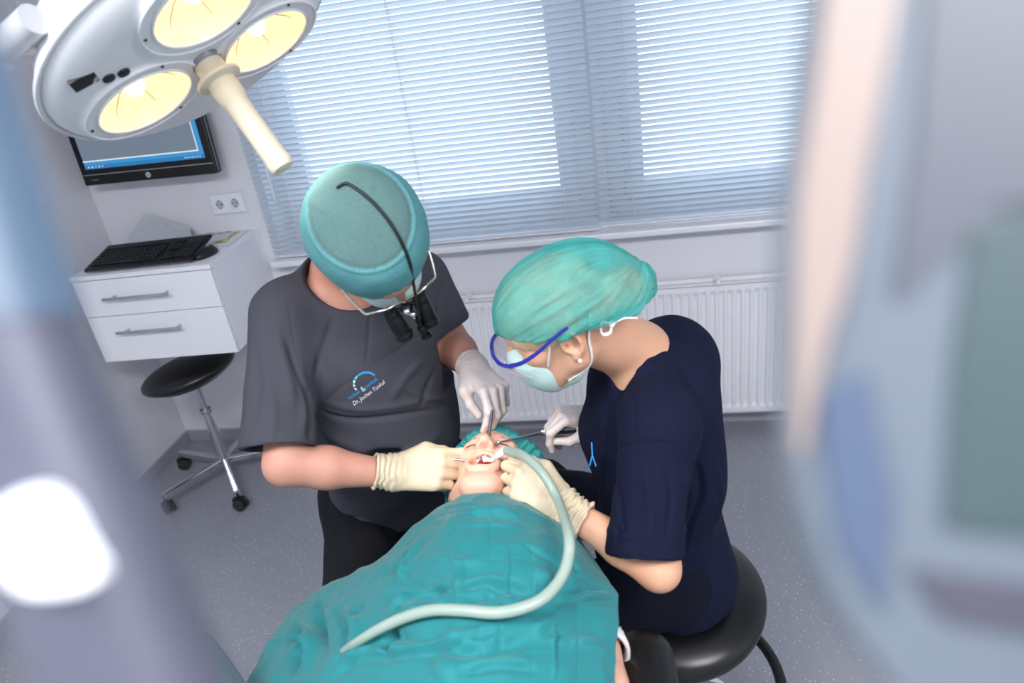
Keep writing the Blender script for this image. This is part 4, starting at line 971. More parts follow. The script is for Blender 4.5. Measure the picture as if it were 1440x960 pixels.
# ================================================================== patient
PH = P(691, 678, 1.345); PR = None
def patient():
    global PR
    f = unit([.02, .16, .98]); L = np.array([1, .06, 0.]); L = unit(L-(L@f)*f); R = np.stack([f, L, np.cross(f, L)], 1); PR = R; s = .96
    root = thing('person', 'patient lying back under the teal drape with mouth open and teal hair net', 'person', (PH[0], PH[1], 0))
    S = SDF(.0022); T = head_sdf(S, PH, R, s, mouth=1)
    c = np.array([1.995, -1.84, .865]); S.cone(T(-.03, 0, -.07), c+[0, .04, .0], .056, .062, .03); S.cone(T(-.0, 0, -.10), c+[0, .02, .02], .045, .05, .03)
    ls, rs = c+np.array([.165, -.05, -.005]), c+np.array([-.165, -.05, -.005]); S.cone(ls, rs, .05, .05, .05)
    sdf_obj('body', S, SKIN_P, root)
    # upper lip / teeth / tongue
    for z, n, up in ((-.0555, 8, 1), (-.0955, 8, -1)):
        m = MB()
        for i in range(n):
            a = (i-(n-1)/2)/(n/2); x_ = .088-.020*a*a; y_ = a*.0200; wd_ = .0052 if up > 0 else .0045
            m.box((0, 0, 0), (.0042, wd_, .0085), .0014, mat4(R@frame((1, a*.8, 0)), T(x_, y_, z)))
        m.build('teeth', TEETH, root, smooth=True)
    S = SDF(.002); S.ell(T(.060, 0, -.072), np.array([.020, .017, .010])*s, R); sdf_obj('tongue', S, mat('tongue', 'c8606a', .3, sss=.2), root)
    S = SDF(.002); S.ell(T(.080, 0, -.052), np.array([.012, .022, .0045])*s, R); sdf_obj('gum', S, GUM, root)
    for y in (-1, 1):
        MB().tube(spline([T(.0895, y*.018, -.0035), T(.0925, y*.031, -.0062), T(.086, y*.045, -.005)], 6), .0010, 6).build('eyelashes', HAIRD, root)
        MB().tube(spline([T(.094, y*.014, .021), T(.092, y*.030, .026), T(.078, y*.048, .022)], 6), .0022, 6, flat=.5).build('eyebrow', mat('brown_brow', '6a4a38', .8), root)
    # cap
    CAPP = mat('teal_patient_net', '2c8f8d', .8, alpha=.80, bump=.3, bscale=260, var=.12, vscale=30)
    HB = mat('brown_hair', '5a4030', .6)
    S = SDF(.003); S.ell(T(-.02, 0, .045), np.array([.104, .082, .090])*s, R); S.cut(T(.05, 0, .045), unit(f*.55-k_(R)*.83), .003); sdf_obj('hair', S, HB, root)
    S = SDF(.0024); S.ell(T(-.018, 0, .050), np.array([.122, .100, .110])*s, R, .02); S.ell(T(-.03, 0, .02), np.array([.095, .104, .08])*s, R, .04)
    S.ell(T(.02, .075, .03), np.array([.05, .035, .05])*s, R, .03); S.cut(T(.070, 0, .040), unit(f*.30-k_(R)*.95), .004)
    V, Fc = S.mesh(); V = smooth_mesh(V, Fc, 2); N = normals(V, Fc); loc = (V-PH)@R/s; a_ = np.arctan2(loc[:, 0], loc[:, 1])
    e = np.clip(1-(loc[:, 2]-.03)/.05, 0, 1); D = .0016*vnoise(V, 45, 2)+e*.0032*np.sin(a_*34+3*vnoise(loc, 25, 1))
    V = V+N*D[:, None]
    link('hair_net', to_mesh('hair_net', V, Fc), CAPP, root, smooth=True, label='teal see-through hair net with gathered edge')
    # torso under the drape and the bare arm with its white sleeve
    S = SDF(.006); t0 = np.array([1.995, -1.95, .88]); t0 = t0-np.array([0, 0, .035]); S.cone(c+[0, -.08, -.03], t0, .13, .15, .05, ax=(0, 0, 1), sq=.6); S.cone(t0, (1.99, -2.4, .82), .15, .155, .05, ax=(0, 0, 1), sq=.6)
    SHIRT = mat('white_shirt', 'e4e5e8', .8)
    sdf_obj('shirt', S, SHIRT, root)
    S = SDF(.004); ls2 = np.array([2.185, -1.86, .86]); S.cone(ls2, (2.215, -2.02, .845), .050, .045, .02); S.cone((2.215, -2.02, .845), (2.225, -2.22, .84), .043, .038, .02)
    sdf_obj('arm', S, SKIN_P, root, label='bare left arm beside the drape')
    S = SDF(.004); S.cone(ls2+[-.03, .03, .01], (2.204, -1.955, .850), .062, .060, .02); S.cut((2.204, -1.955, .85), (.1, -1, 0), .002); S.cone((2.204, -1.99, .85), (2.20, -1.90, .852), .055, .052, .002, '-')
    sdf_obj('sleeve', S, SHIRT, root)
    return root, T
def k_(R): return R[:, 2]
pat, PT = patient()
# ------------------------------------------------------------------ drape over the patient
DRAPE = mat('teal_drape', '11757a', .72, bump=.12, bscale=500, sheen=.15, var=.04, vscale=4)
def catmull(Pg, m):
    """interpolate rows of points along axis 0 to m samples"""
    n = len(Pg); t = np.linspace(0, n-1, m); i = np.clip(t.astype(int), 0, n-2); u = (t-i).reshape(-1, *([1]*(Pg.ndim-1)))
    E_ = np.concatenate([[2*Pg[0]-Pg[1]], Pg, [2*Pg[-1]-Pg[-2]]]); a, b, c, d = E_[i], E_[i+1], E_[i+2], E_[i+3]
    return .5*((2*b)+(-a+c)*u+(2*a-5*b+4*c-d)*u*u+(-a+3*b-3*c+d)*u**3)
def drape():
    rows = [[(630, 712, .915), (642, 702, .950), (660, 694, .975), (690, 697, .985), (720, 701, .975), (748, 708, .945), (770, 722, .90)],
            [(588, 738, .90), (622, 722, .965), (655, 712, 1.0), (690, 710, 1.012), (730, 711, 1.002), (772, 724, .965), (806, 745, .90)],
            [(520, 800, .84), (572, 775, .955), (628, 760, 1.015), (690, 752, 1.030), (748, 754, 1.018), (800, 770, .965), (842, 792, .89)],
            [(446, 838, .73), (520, 822, .92), (600, 810, 1.0), (690, 802, 1.028), (758, 806, 1.012), (822, 816, .96), (864, 833, .90)],
            [(398, 880, .68), (480, 872, .90), (580, 866, .99), (680, 862, 1.018), (758, 864, 1.0), (822, 864, .955), (867, 868, .905)],
            [(345, 960, .66), (440, 952, .87), (560, 948, .97), (670, 946, 1.0), (758, 944, .985), (822, 930, .95), (866, 915, .905)],
            [(280, 1060, .66), (400, 1050, .86), (540, 1044, .96), (660, 1040, .985), (752, 1035, .97), (820, 1015, .94), (866, 985, .90)],
            [(200, 1200, .66), (340, 1180, .85), (500, 1170, .95), (640, 1165, .975), (745, 1160, .96), (820, 1130, .93), (868, 1090, .895)],
            [(60, 1420, .66), (220, 1400, .85), (420, 1390, .94), (600, 1380, .96), (730, 1370, .95), (820, 1330, .92), (872, 1260, .89)]]
    G = np.array([[Pz(*q) for q in r] for r in rows]); ncol = 7
    low = G[:, :1].copy(); low[:, :, 2] -= .34; low[:, :, 0] -= .03; low[0, :, 2] += .28; low[1, :, 2] += .2; low[2, :, 2] += .1
    G = np.concatenate([low, G], 1)
    n1, n2 = 230, 230; A = catmull(G, n1); A = np.swapaxes(catmull(np.swapaxes(A, 0, 1), n2), 0, 1)          # n1 x n2 x 3
    V = A.reshape(-1, 3); idx = np.arange(n1*n2).reshape(n1, n2); Fc = np.stack([idx[:-1, :-1], idx[:-1, 1:], idx[1:, 1:], idx[1:, :-1]], -1).reshape(-1, 4)
    p = lambda u, v, z=1.02: Pz(u, v, z)
    N = normals(V, Fc)
    if N[:, 2].mean() < 0: Fc = Fc[:, ::-1]
    fl = [([p(655, 712), p(690, 716), p(735, 714)], .010, .006), ([p(648, 722), p(690, 726), p(740, 724)], .006, -.006),
          ([p(540, 820, .95), p(600, 826, 1.), p(650, 838)], .008, -.006), ([p(640, 770), p(648, 810), p(640, 850)], .006, .006), ([p(560, 790, .95), p(555, 830, .95), p(545, 860, .95)], .006, -.006),
          ([p(650, 850), p(690, 832), p(715, 825), p(760, 832), p(780, 845)], .009, -.009), ([p(560, 860, .98), p(600, 845), p(640, 820)], .010, .009), ([p(545, 870, .98), p(590, 850), p(630, 828)], .006, -.008),
          ([p(690, 745), p(700, 790), p(690, 830)], .004, -.004), ([p(780, 745), p(800, 780, .98), p(815, 815, .96)], .006, -.004), ([p(590, 905, .98), p(545, 890, .97), p(545, 925, .96)], .008, -.010),
          ([p(600, 915, .98), p(680, 898), p(740, 880), p(800, 862, .97)], .008, .007), ([p(590, 925, .98), p(680, 912), p(760, 895, .99)], .010, -.007), ([p(405, 880, .80), p(420, 910, .8), p(412, 960, .8)], .007, -.014),
          ([p(420, 880, .84), p(440, 920, .84), p(445, 960, .84)], .007, .012), ([p(440, 850, .84), p(455, 900, .86), p(460, 960, .86)], .008, -.010), ([p(500, 940, .92), p(530, 900, .94), p(560, 880, .96)], .010, .012),
          ([p(470, 960, .9), p(510, 925, .93), p(545, 905, .95)], .008, -.010), ([p(775, 860, .99), p(830, 838, .96), p(866, 838, .92)], .006, .008), ([p(770, 850, .99), p(830, 828, .96), p(864, 826, .92)], .006, -.006),
          ([p(700, 960), p(705, 920), p(690, 880)], .004, .004), ([p(785, 960, .98), p(788, 920, .98), p(790, 880, .98)], .004, -.004), ([p(480, 820, .93), p(500, 860, .92), p(490, 900, .9)], .010, -.008),
          ([p(600, 740, .98), p(570, 790, .97), p(560, 820, .97)], .008, .006), ([p(760, 740, 1.), p(780, 780, .99), p(760, 800, 1.)], .008, .004), ([p(640, 880), p(620, 930, 1.), p(640, 960, 1.)], .012, .006), ([p(740, 800, 1.01), p(780, 820, 1.)], .012, .006)]
    fl = [(a, w_*1.1, h_*1.6) for a, w_, h_ in fl]
    pf = [([(538, 830), (560, 824), (573, 822)], .004, .007), ([(640, 831), (668, 822), (690, 820), (716, 830)], .004, -.009), ([(640, 822), (690, 810), (720, 820)], .006, .006), ([(549, 866), (569, 843), (600, 832), (643, 826)], .005, -.009), ([(545, 858), (566, 836), (640, 818)], .006, .007),
          ([(682, 830), (700, 838), (714, 852)], .004, -.007), ([(540, 753), (540, 780), (538, 815)], .004, .006), ([(573, 760), (572, 823)], .003, -.004), ([(647, 757), (645, 790), (643, 827)], .003, -.004), ([(713, 764), (714, 800), (712, 830)], .003, .005), ([(783, 873), (782, 915), (780, 958)], .003, .004), ([(705, 870), (704, 912)], .003, -.004), ([(623, 908), (618, 958)], .004, .004),
          ([(491, 916), (560, 912), (623, 904), (709, 873)], .006, .008), ([(500, 926), (560, 922), (623, 914), (700, 886)], .006, -.008), ([(783, 842), (825, 836), (864, 838)], .004, .007), ([(783, 850), (825, 844), (864, 846)], .004, -.006), ([(724, 760), (787, 795), (860, 834)], .004, -.005),
          ([(444, 832), (448, 870), (454, 912)], .005, -.010), ([(402, 873), (425, 892), (418, 925), (413, 959)], .005, -.016), ([(410, 868), (436, 890), (432, 925), (428, 959)], .006, .012), ([(444, 858), (452, 890), (460, 925)], .006, -.010), ([(556, 878), (548, 895), (545, 912)], .005, -.014), ([(565, 880), (560, 900), (560, 915)], .006, .008),
          ([(580, 716), (640, 712), (732, 712)], .004, .004), ([(608, 727), (660, 722), (715, 724)], .003, -.004), ([(640, 740), (690, 735), (735, 742)], .006, .004), ([(480, 850), (500, 880), (495, 930)], .008, .010), ([(470, 850), (485, 885), (478, 940)], .006, -.010), ([(360, 940), (380, 910), (398, 900)], .006, .008), ([(590, 780), (640, 790), (690, 785)], .008, .005), ([(760, 900), (800, 895), (850, 905)], .006, .006), ([(640, 940), (700, 925), (760, 930)], .007, .006), ([(640, 952), (700, 938), (760, 942)], .005, -.006)]
    V = folds(V, Fc, fl+onsurf(V, Fc, pf), .0035, 9, 21)
    # folded-flat creases of the sheet: a grid in its own parameters
    uu, vv = np.meshgrid(np.linspace(0, 1, n2), np.linspace(0, 1, n1)); N = normals(V, Fc); D = np.zeros(len(V))
    for c_, q in [(uu, x) for x in (.30, .43, .57, .70, .84)]+[(vv, y) for y in (.22, .34, .46, .58, .7, .82)]:
        D += .0015*np.exp(-((c_.ravel()-q-.004*vnoise(V, 6, 7))/.0032)**2)*(1 if int(q*100) % 2 else -1)
    rg = lambda s_, sd: (1-np.abs(vnoise(V+.02*vnoise(V, 7, sd+3)[:, None], s_, sd)))**3
    D += .0075*(rg(7, 51)-.4)+.0040*(rg(15, 52)-.4)
    D += .003*vnoise(V, 16, 31)*np.clip(1-np.abs(uu.ravel()-.5)*1.0, .2, 1)+.0015*vnoise(V, 38, 33)
    V = V+N*D[:, None]
    V = smooth_mesh(V, Fc, 1, .3)
    o = link('surgical_drape', to_mesh('surgical_drape', V, Fc), DRAPE, None, smooth=True)
    sm = o.modifiers.new('s', 'SOLIDIFY'); sm.thickness = .0012; sm.offset = -1
    tag(o, 'teal surgical drape spread over the patient on the treatment chair', 'drape')
drape()

# ------------------------------------------------------------------ treatment chair
def chair():
    t = thing('dental_chair', 'black padded treatment chair under the teal drape', 'dental chair', (2.0, -2.2, 0))
    S = SDF(.006); S.box((1.99, -2.12, .755), (.50, .80, .075), rad=.035); S.ell((1.99, -1.80, .76), (.20, .12, .045), None, .04); sdf_obj('backrest', S, BLACKL, t)
    S = SDF(.005); S.box((1.985, -1.565, .79), (.22, .19, .06), rad=.028); sdf_obj('headrest', S, BLACKL, t)
    MB().box((1.985, -1.68, .765), (.06, .16, .02), .004).build('headrest_bar', STEEL, t)
    S = SDF(.004); a, b_ = Pz(905, 925, .80), Pz(905, 925, .80)+np.array([.03, -.36, -.0]); S.cone(a, b_, .050, .048, .02, ax=(0, 0, 1), sq=.8); sdf_obj('armrest', S, BLACKL, t)
    MB().tube(spline([a+[0, -.15, -.03], a+[-.0, -.15, -.20], a+[-.08, -.15, -.26]], 5), .018, 12).build('armrest_bracket', DARKG, t, smooth=True)
    S = SDF(.006); S.box((1.99, -2.75, .56), (.52, .62, .10), rad=.04); sdf_obj('seat', S, BLACKL, t)
    MB().lathe([(0, .52), (.10, .52), (.10, .08), (.26, .03), (.28, 0), (0, 0)], Matrix.Translation((1.99, -2.55, 0))).build('base', WHITE2, t, smooth=True)
chair()

# ------------------------------------------------------------------ stools of the two at work
def stool_right():
    c = np.array([2.350, -1.535, 0]); t = thing('rolling_stool', 'black saddle-topped stool with round foot ring under the person in navy', 'stool', c)
    S = SDF(.005); zt = .575; S.ell(c+[.0, .0, zt-.03], (.190, .205, .055), None, .02); S.cone(c+[-.02, -.05, zt-.045], c+[.02, .05, zt-.045], .16, .16, .03, ax=(0, 0, 1), sq=.30)
    S.ell(c+[-.01, .0, zt+.05], (.15, .17, .045), None, .03, '-'); sdf_obj('seat', S, BLACKL, t, it=2)
    MB().lathe([(0, .56-.03), (.05, .53), (.035, .50), (.028, .48), (.028, .28), (.036, .27), (.036, .12), (0, .12)], Matrix.Translation(c)).build('gas_column', STEEL, t, smooth=True)
    m = MB(); m.tube([c+np.array([.235*math.cos(a), .235*math.sin(a), .27]) for a in np.linspace(0, 2*PI, 49)[:-1]], .013, 12, closed=True); ring = m.build('foot_ring', BLACKP, t, smooth=True)
    for a in (-.35, 1.75, 3.85):
        d = np.array([math.cos(a), math.sin(a), 0]); MB().box(tuple(c+d*.13+[0, 0, .27]), (.20, .030, .018), .004, rz=a).build('spoke', STEEL, ring)
    MB().lathe([(0, .155), (.06, .15), (.15, .115), (.175, .095), (.175, .085), (0, .085)], Matrix.Translation(c)).build('base_cover', WHITE2, t, smooth=True)
    for k in range(5):
        a = math.radians(-50+72*k); d = Vector((math.cos(a), math.sin(a), 0)); e = Vector(c)+d*.27
        lo = MB().box((.145, 0, .09), (.27, .035, .028), .006, Matrix.Translation(c) @ Matrix.Rotation(a, 4, 'Z')).build('leg', STEEL, t)
        a_, b_ = MB(), MB(); caster(a_, b_, e, a+.9*k); a_.build('caster', BLACKP, lo, smooth=True); b_.build('caster_wheel', DARKG, lo, smooth=True)
stool_right()
def stool_mid():
    c = np.array([1.60, -1.24, 0]); t = thing('rolling_stool', 'black round stool beneath the person in charcoal scrubs', 'stool', c)
    S = SDF(.006); S.ell(c+[.0, .0, .525], (.19, .19, .05), None, .02); sdf_obj('seat', S, BLACKL, t)
    MB().cyl(c+[0, 0, .10], c+[0, 0, .50], .025).build('gas_column', STEEL, t, smooth=True)
    for k in range(5):
        a = math.radians(10+72*k); d = Vector((math.cos(a), math.sin(a), 0)); e = Vector(c)+d*.25
        lo = MB().box((.13, 0, .10), (.25, .03, .028), .006, Matrix.Translation(c) @ Matrix.Rotation(a, 4, 'Z')).build('leg', STEEL, t)
        a_, b_ = MB(), MB(); caster(a_, b_, e, a); a_.build('caster', BLACKP, lo, smooth=True); b_.build('caster_wheel', DARKG, lo, smooth=True)
stool_mid()

# ------------------------------------------------------------------ surgical lamp
LN = unit(np.array([.4914, -.1837, -.8514])); L0 = np.array([1.6381, -1.5827, 1.7707]); LA = unit(np.cross(LN, [0, 0, 1.])); LB = np.cross(LN, LA)
def lamp():
    t = thing('surgical_lamp', 'white round surgical lamp with three glowing lenses and a cream grip', 'lamp', L0)
    LW_ = mat('lamp_housing', 'e3e4e8', .5, spec=.3); Rl = np.stack([LA, LB, LN], 1)                # z = beam direction
    q = lambda a, b, h=0: L0+LA*a+LB*b+LN*h
    c = q(.006, -.008, 0)
    # housing: dish body with softened front
    S = SDF(.0035); R3 = Rl
    S._bb(c-.32, c+.32, '+', .02, lambda p: dish(p, c, R3))
    lens = ((.083, .081), (-.108, -.035), (.071, -.135))
    for a, b in lens:
        S.cone(q(a, b, -.012), q(a, b, .004), .094, .090, .012, ax=LN, sq=.10) if False else None
        o = q(a, b, 0); S._bb(o-.12, o+.12, '+', .006, (lambda o: lambda p: puck(p, o, R3, .101, .009, .006))(o))
        S._bb(o-.11, o+.11, '-', .004, (lambda o: lambda p: puck(p, o+LN*.0, R3, .079, .062, .003))(o))
    hs = sdf_obj('housing', S, LW_, t, it=1)
    # rim groove
    m = MB(); m.tube([c+LA*.249*math.cos(a)+LB*.249*math.sin(a)-LN*.022 for a in np.linspace(0, 2*PI, 65)[:-1]], .0045, 8, closed=True); m.build('rim_seal', mat('rim_grey', 'd4d6da', .5), t, smooth=True)
    WARM = mat('reflector_glow', 'f6dfae', .25, emit=.60, emc='fadfb2')
    BULB = mat('bulb_glow', 'fff6e0', .3, emit=7, emc='fff2d6')
    GLS = mat('lamp_lens_glass', 'fffaf0', .05, alpha=.07, spec=.8)
    for i, (a, b) in enumerate(lens):
        Mx = mat4(R3, q(a, b, 0)); r = MB(); r.lathe([(.0795, .0085), (.075, -.006), (.060, -.022), (.038, -.032), (.015, -.036), (0, -.036)], Mx, n=48); rf = r.build('reflector', WARM, t, smooth=True)
        s_ = MB()
        for k in range(6):
            an = k*PI/3+.35; d = np.array([math.cos(an), math.sin(an)])
            s_.tube([q(a+d[0]*r_, b+d[1]*r_, h_) for r_, h_ in ((.018, -.0345), (.040, -.0305), (.060, -.0212), (.0735, -.0090))], .0007, 4)
        s_.build('reflector_seam', mat('seam_brown', '8a6a3c', .6), rf)
        MB().sph(tuple(q(a, b, -.022)), .016, (1, 1, 1)).build('bulb', BULB, rf, smooth=True)
        g = MB(); g.lathe([(0, .0092), (.079, .0088), (.079, .0098), (0, .0108)], Mx, n=48); g.build('lens_glass', GLS, t, smooth=True)
        g = MB(); g.tube([q(a+.0805*math.cos(x), b+.0805*math.sin(x), .0095) for x in np.linspace(0, 2*PI, 49)[:-1]], .0022, 8, closed=True); g.build('lens_ring', LW_, t, smooth=True)
        g = MB(); g.tube([q(a+.099*math.cos(x), b+.099*math.sin(x), .0085) for x in np.linspace(0, 2*PI, 65)[:-1]], .0024, 8, closed=True); g.build('outer_lip', LW_, t, smooth=True)
        for x in (.6, 2.7, 4.8):
            MB().cyl(q(a+.093*math.cos(x), b+.093*math.sin(x), .008), q(a+.093*math.cos(x), b+.093*math.sin(x), .0105), .0026, n=8).build('screw', DARKG, t)
    # control panel
    def pl(u, v):
        r = ray(u, v); w_ = CP+r*(((L0-CP)@LN)/(r@LN))-L0; return w_@LA, w_@LB
    p1, p2 = pl(100, 122), pl(135, 103); an_ = math.atan2(p2[1]-p1[1], p2[0]-p1[0])
    for a, b, w, h in (((p1[0]+p2[0])/2, (p1[1]+p2[1])/2, math.dist(p1, p2), .030),):
        Mx = mat4(R3@np.array([[math.cos(an_), -math.sin(an_), 0], [math.sin(an_), math.cos(an_), 0], [0, 0, 1]]), q(a, b, .001))
        MB().box((0, 0, 0), (w, h, .006), .001, Mx).build('control_display', mat('display_black', '07120e', .2), t)
    for a, b in (pl(150, 106), pl(171, 98)):
        MB().lathe([(0, .007), (.009, .006), (.010, 0), (0, 0)], mat4(R3, q(a, b, .001))).build('button', BLACKP, t, smooth=True)
    # handle
    HC = mat('cream_grip', 'd8cdb6', .55); Mx = mat4(R3@np.diag([1.03, 1.03, .93]), q(.0, .0, 0))
    MB().lathe([(0, -.01), (.030, -.01), (.028, .006), (.024, .012), (0, .012)], Mx).build('handle_socket', mat('socket_steel', '8c9096', .35, .6), t, smooth=True)
    g = MB(); g.lathe([(0, .008), (.023, .010), (.0235, .030), (.0235, .036), (.037, .040), (.0375, .043), (.036, .046), (.0235, .050), (.0235, .080), (.0225, .085), (.0195, .090), (.0193, .205), (.0205, .212), (.0208, .222), (.0185, .228), (.0140, .2295), (0, .2295)], Mx, n=40)
    g.build('grip', HC, t, smooth=True)
    # yoke and arm up to the ceiling
    j = Pd(-8, 78, .96); bk = q(.25, -.05, -.06)
    AR = mat('arm_enamel', 'b9bbc1', .45)
    g = MB(); g.tube(spline([bk, (bk+j)/2-LN*.0, j], 6), .020, 14); g.sph(tuple(j), .027, n=20); g.build('yoke_joint', AR, t, smooth=True)
    e = Pd(420, -110, 1.22); MB().tube(spline([j, Pd(80, 28, .93), Pd(170, -2, .93), e], 6), .0175, 16).build('spring_arm', AR, t, smooth=True)
    MB().box(tuple(Pd(38, 62, .95)), (.04, .03, .03), .008, None).build('joint_cover', mat('cover_grey', 'b4b2b0', .5), t)
    top = np.array([e[0], e[1], RZ]); g = MB(); g.tube([e, top-[0, 0, .02]], .03, 16); g.lathe([(0, 0), (.10, 0), (.10, -.03), (.05, -.06), (0, -.06)], Matrix.Translation(top)); g.build('ceiling_mount', AR, t, smooth=True)
    for i, (a, b) in enumerate(lens):
        L = bpy.data.lights.new('lamp_beam', 'SPOT'); L.energy = 24; L.color = (1, .90, .76); L.spot_size = math.radians(15 if i != 1 else 14); L.spot_blend = .55; L.shadow_soft_size = .05
        o = bpy.data.objects.new('lamp_beam', L); C.objects.link(o); o.parent = t; tgt = PT(.10, 0, -.05) if i != 1 else Pz(868, 905, .93); src = q(a, b, .012); o.location = src-L0
        o.rotation_euler = Vector(tgt-src).to_track_quat('-Z', 'Y').to_euler()
def dish(p, c, R):
    q = (p-c)@R; r = np.hypot(q[..., 0], q[..., 1]*1.0); z = q[..., 2]
    top = z-.004+.020*np.clip((r-.195)/.05, 0, 1)**2                         # front face, softly turned at the edge
    back = -(z+.105)+.0; side = (r-.248)+.45*np.clip(-z-.02, 0, 1)
    return smax(smax(top, back, .05), side, .02)
def puck(p, c, R, rad, h, rnd):
    q = (p-c)@R; r = np.hypot(q[..., 0], q[..., 1]); return smax(r-rad, np.abs(q[..., 2])-h, rnd)
lamp()

# ------------------------------------------------------------------ instruments in hand
def tool(name, label, cat, pts, rs, m, n=10):
    t = tag(MB().tube([tuple(p) for p in pts], 0, n, rs=rs).build(name, m, smooth=True), label, cat); return t
mo = PT(.085, .0, -.066)
tool('mouth_mirror_handle', 'steel mirror handle between cream glove and open mouth', 'dental instrument', [P(640, 646, 1.29), P(655, 647, 1.285), P(672, 648, 1.285), mo+[0, .0, .012]], [.0028, .0028, .0024, .0014], STEEL)
def scaler():
    a, b = P(692, 576, 1.325), P(684, 640, 1.325); t = thing('dental_scaler', 'slim steel scaler with ribbed grip held by the raised pale glove', 'dental instrument', b)
    q = MB(); q.cyl(a, a*.45+b*.55, .0031, .0033); d = unit(b-a)
    for i in range(5): c_ = a*.62+b*.38+d*.005*i; q.cyl(c_, c_+d*.0025, .0040, n=14)
    q.build('handle', mat('dark_steel', '8a8c90', .3, .9), t, smooth=True)
    e = PT(.092, .006, -.055); MB().tube([a*.45+b*.55, b, e], 0, 8, rs=[.0028, .0018, .0009]).build('tip', STEEL, t, smooth=True)
scaler()
def retractor():
    t = thing('needle_holder', 'long steel needle holder with dark ringed grip held from the right', 'dental instrument', P(760, 605, 1.36))
    a, m_, e = P(826, 602, 1.40), P(764, 608, 1.37), P(701, 622, 1.315)
    MB().tube([m_, (m_+e)/2, e], 0, 10, rs=[.0036, .0028, .0020]).build('shaft', STEEL, t, smooth=True)
    q = MB(); q.tube(spline([m_, P(785, 602, 1.385), P(806, 598, 1.395), a], 6), .0042, 8, flat=.7); q.tube(spline([m_, P(790, 608, 1.38), P(812, 606, 1.39), P(828, 607, 1.395)], 6), .0042, 8, flat=.7); q.build('grip', mat('gun_steel', '4a4b50', .25, .9), t, smooth=True)
    MB().cyl(m_-cam3((0, 0, .006)), m_+cam3((0, 0, .006)), .0055, n=16, bev=.001).build('pivot', CHROME, t, smooth=True)
    q = MB(); q.sph(tuple(e), .0042); q.tube(spline([e, P(694, 634, 1.30), P(693, 645, 1.30)], 5), .0016, 8); q.build('hook', CHROME, t, smooth=True)
retractor()
def suction():
    t = thing('suction_hose', 'translucent grey-green suction hose curling from the cream glove across the drape', 'suction hose', Pz(700, 861, 1.03))
    HO = mat('hose_silicone', '9db0a6', .35, sss=.2, trans=.12, coat=.2)
    hp = [P(712, 633, 1.235), P(735, 640, 1.185), P(762, 664, 1.150), P(785, 704, 1.12), Pz(799, 748, 1.055), Pz(799, 785, 1.045), Pz(786, 817, 1.035), Pz(756, 846, 1.034), Pz(704, 861, 1.037), Pz(650, 858, 1.034), Pz(606, 858, 1.024), Pz(566, 869, 1.004), Pz(530, 886, .980), Pz(500, 904, .945), Pz(480, 918, .90)]
    pt = spline(hp, 9); n = len(pt); MB().tube(pt, 0, 16, rs=[.0086 if i/n < .8 else .0086-.0022*((i/n-.8)/.2) for i in range(n)]).build('hose', HO, t, smooth=True)
    MB().tube([P(712, 633, 1.235), P(700, 640, 1.25), P(694, 647, 1.275), mo+[.004, -.006, .006]], 0, 12, rs=[.0085, .0060, .0045, .0040]).build('suction_tip', WHITE, t, smooth=True)
suction()

# ------------------------------------------------------------------ things right in front of the lens, out of focus
def oncam(u, v, d): return Pd(u, v, d)
def tray():
    t = thing('instrument_tray', 'tray under a teal cover at the lower left, in front of the drape', 'tray', (1.35, -2.15, 0))
    a, b = Pz(277, 853, .90), Pz(372, 985, .90); ex = unit(b-a); left = unit(np.cross([0, 0, 1], ex)); left = left if left[0] < 0 else -left
    n = 60; Vv = []
    for i in range(n):
        for j in range(n):
            u = i/(n-1); v = j/(n-1); q = a+ex*(u*.55-.0)+left*(v*.40); e = min(u, v, 1-v, 1-u); z = .90-.0; 
            q = q+np.array([0, 0, -.05*max(0, 1-v*14)**1.5-.05*max(0, 1-u*16)**1.5]); Vv.append(q)
    V = np.array(Vv); idx = np.arange(n*n).reshape(n, n); Fc = np.stack([idx[:-1, :-1], idx[:-1, 1:], idx[1:, 1:], idx[1:, :-1]], -1).reshape(-1, 4)
    if normals(V, Fc)[:, 2].mean() < 0: Fc = Fc[:, ::-1]
    V = folds(V, Fc, [], .003, 10, 4); o = link('tray_cover', to_mesh('tray_cover', V, Fc), DRAPE, t, smooth=True); sm = o.modifiers.new('s', 'SOLIDIFY'); sm.thickness = .0015; sm.offset = -1
    c = a+ex*.29+left*.21; Mx = mat4(np.stack([ex, left, np.array([0, 0, 1.])], 1), (c[0], c[1], .885)); MB().box((0, 0, 0), (.48, .34, .018), .005, Mx).build('tray_plate', STEEL, t)
    q = MB(); q.cyl((c[0], c[1], .02), (c[0], c[1], .88), .018); q.box((c[0], c[1], .02), (.40, .30, .03), .008); q.build('stand', STEEL, t, smooth=True)
tray()
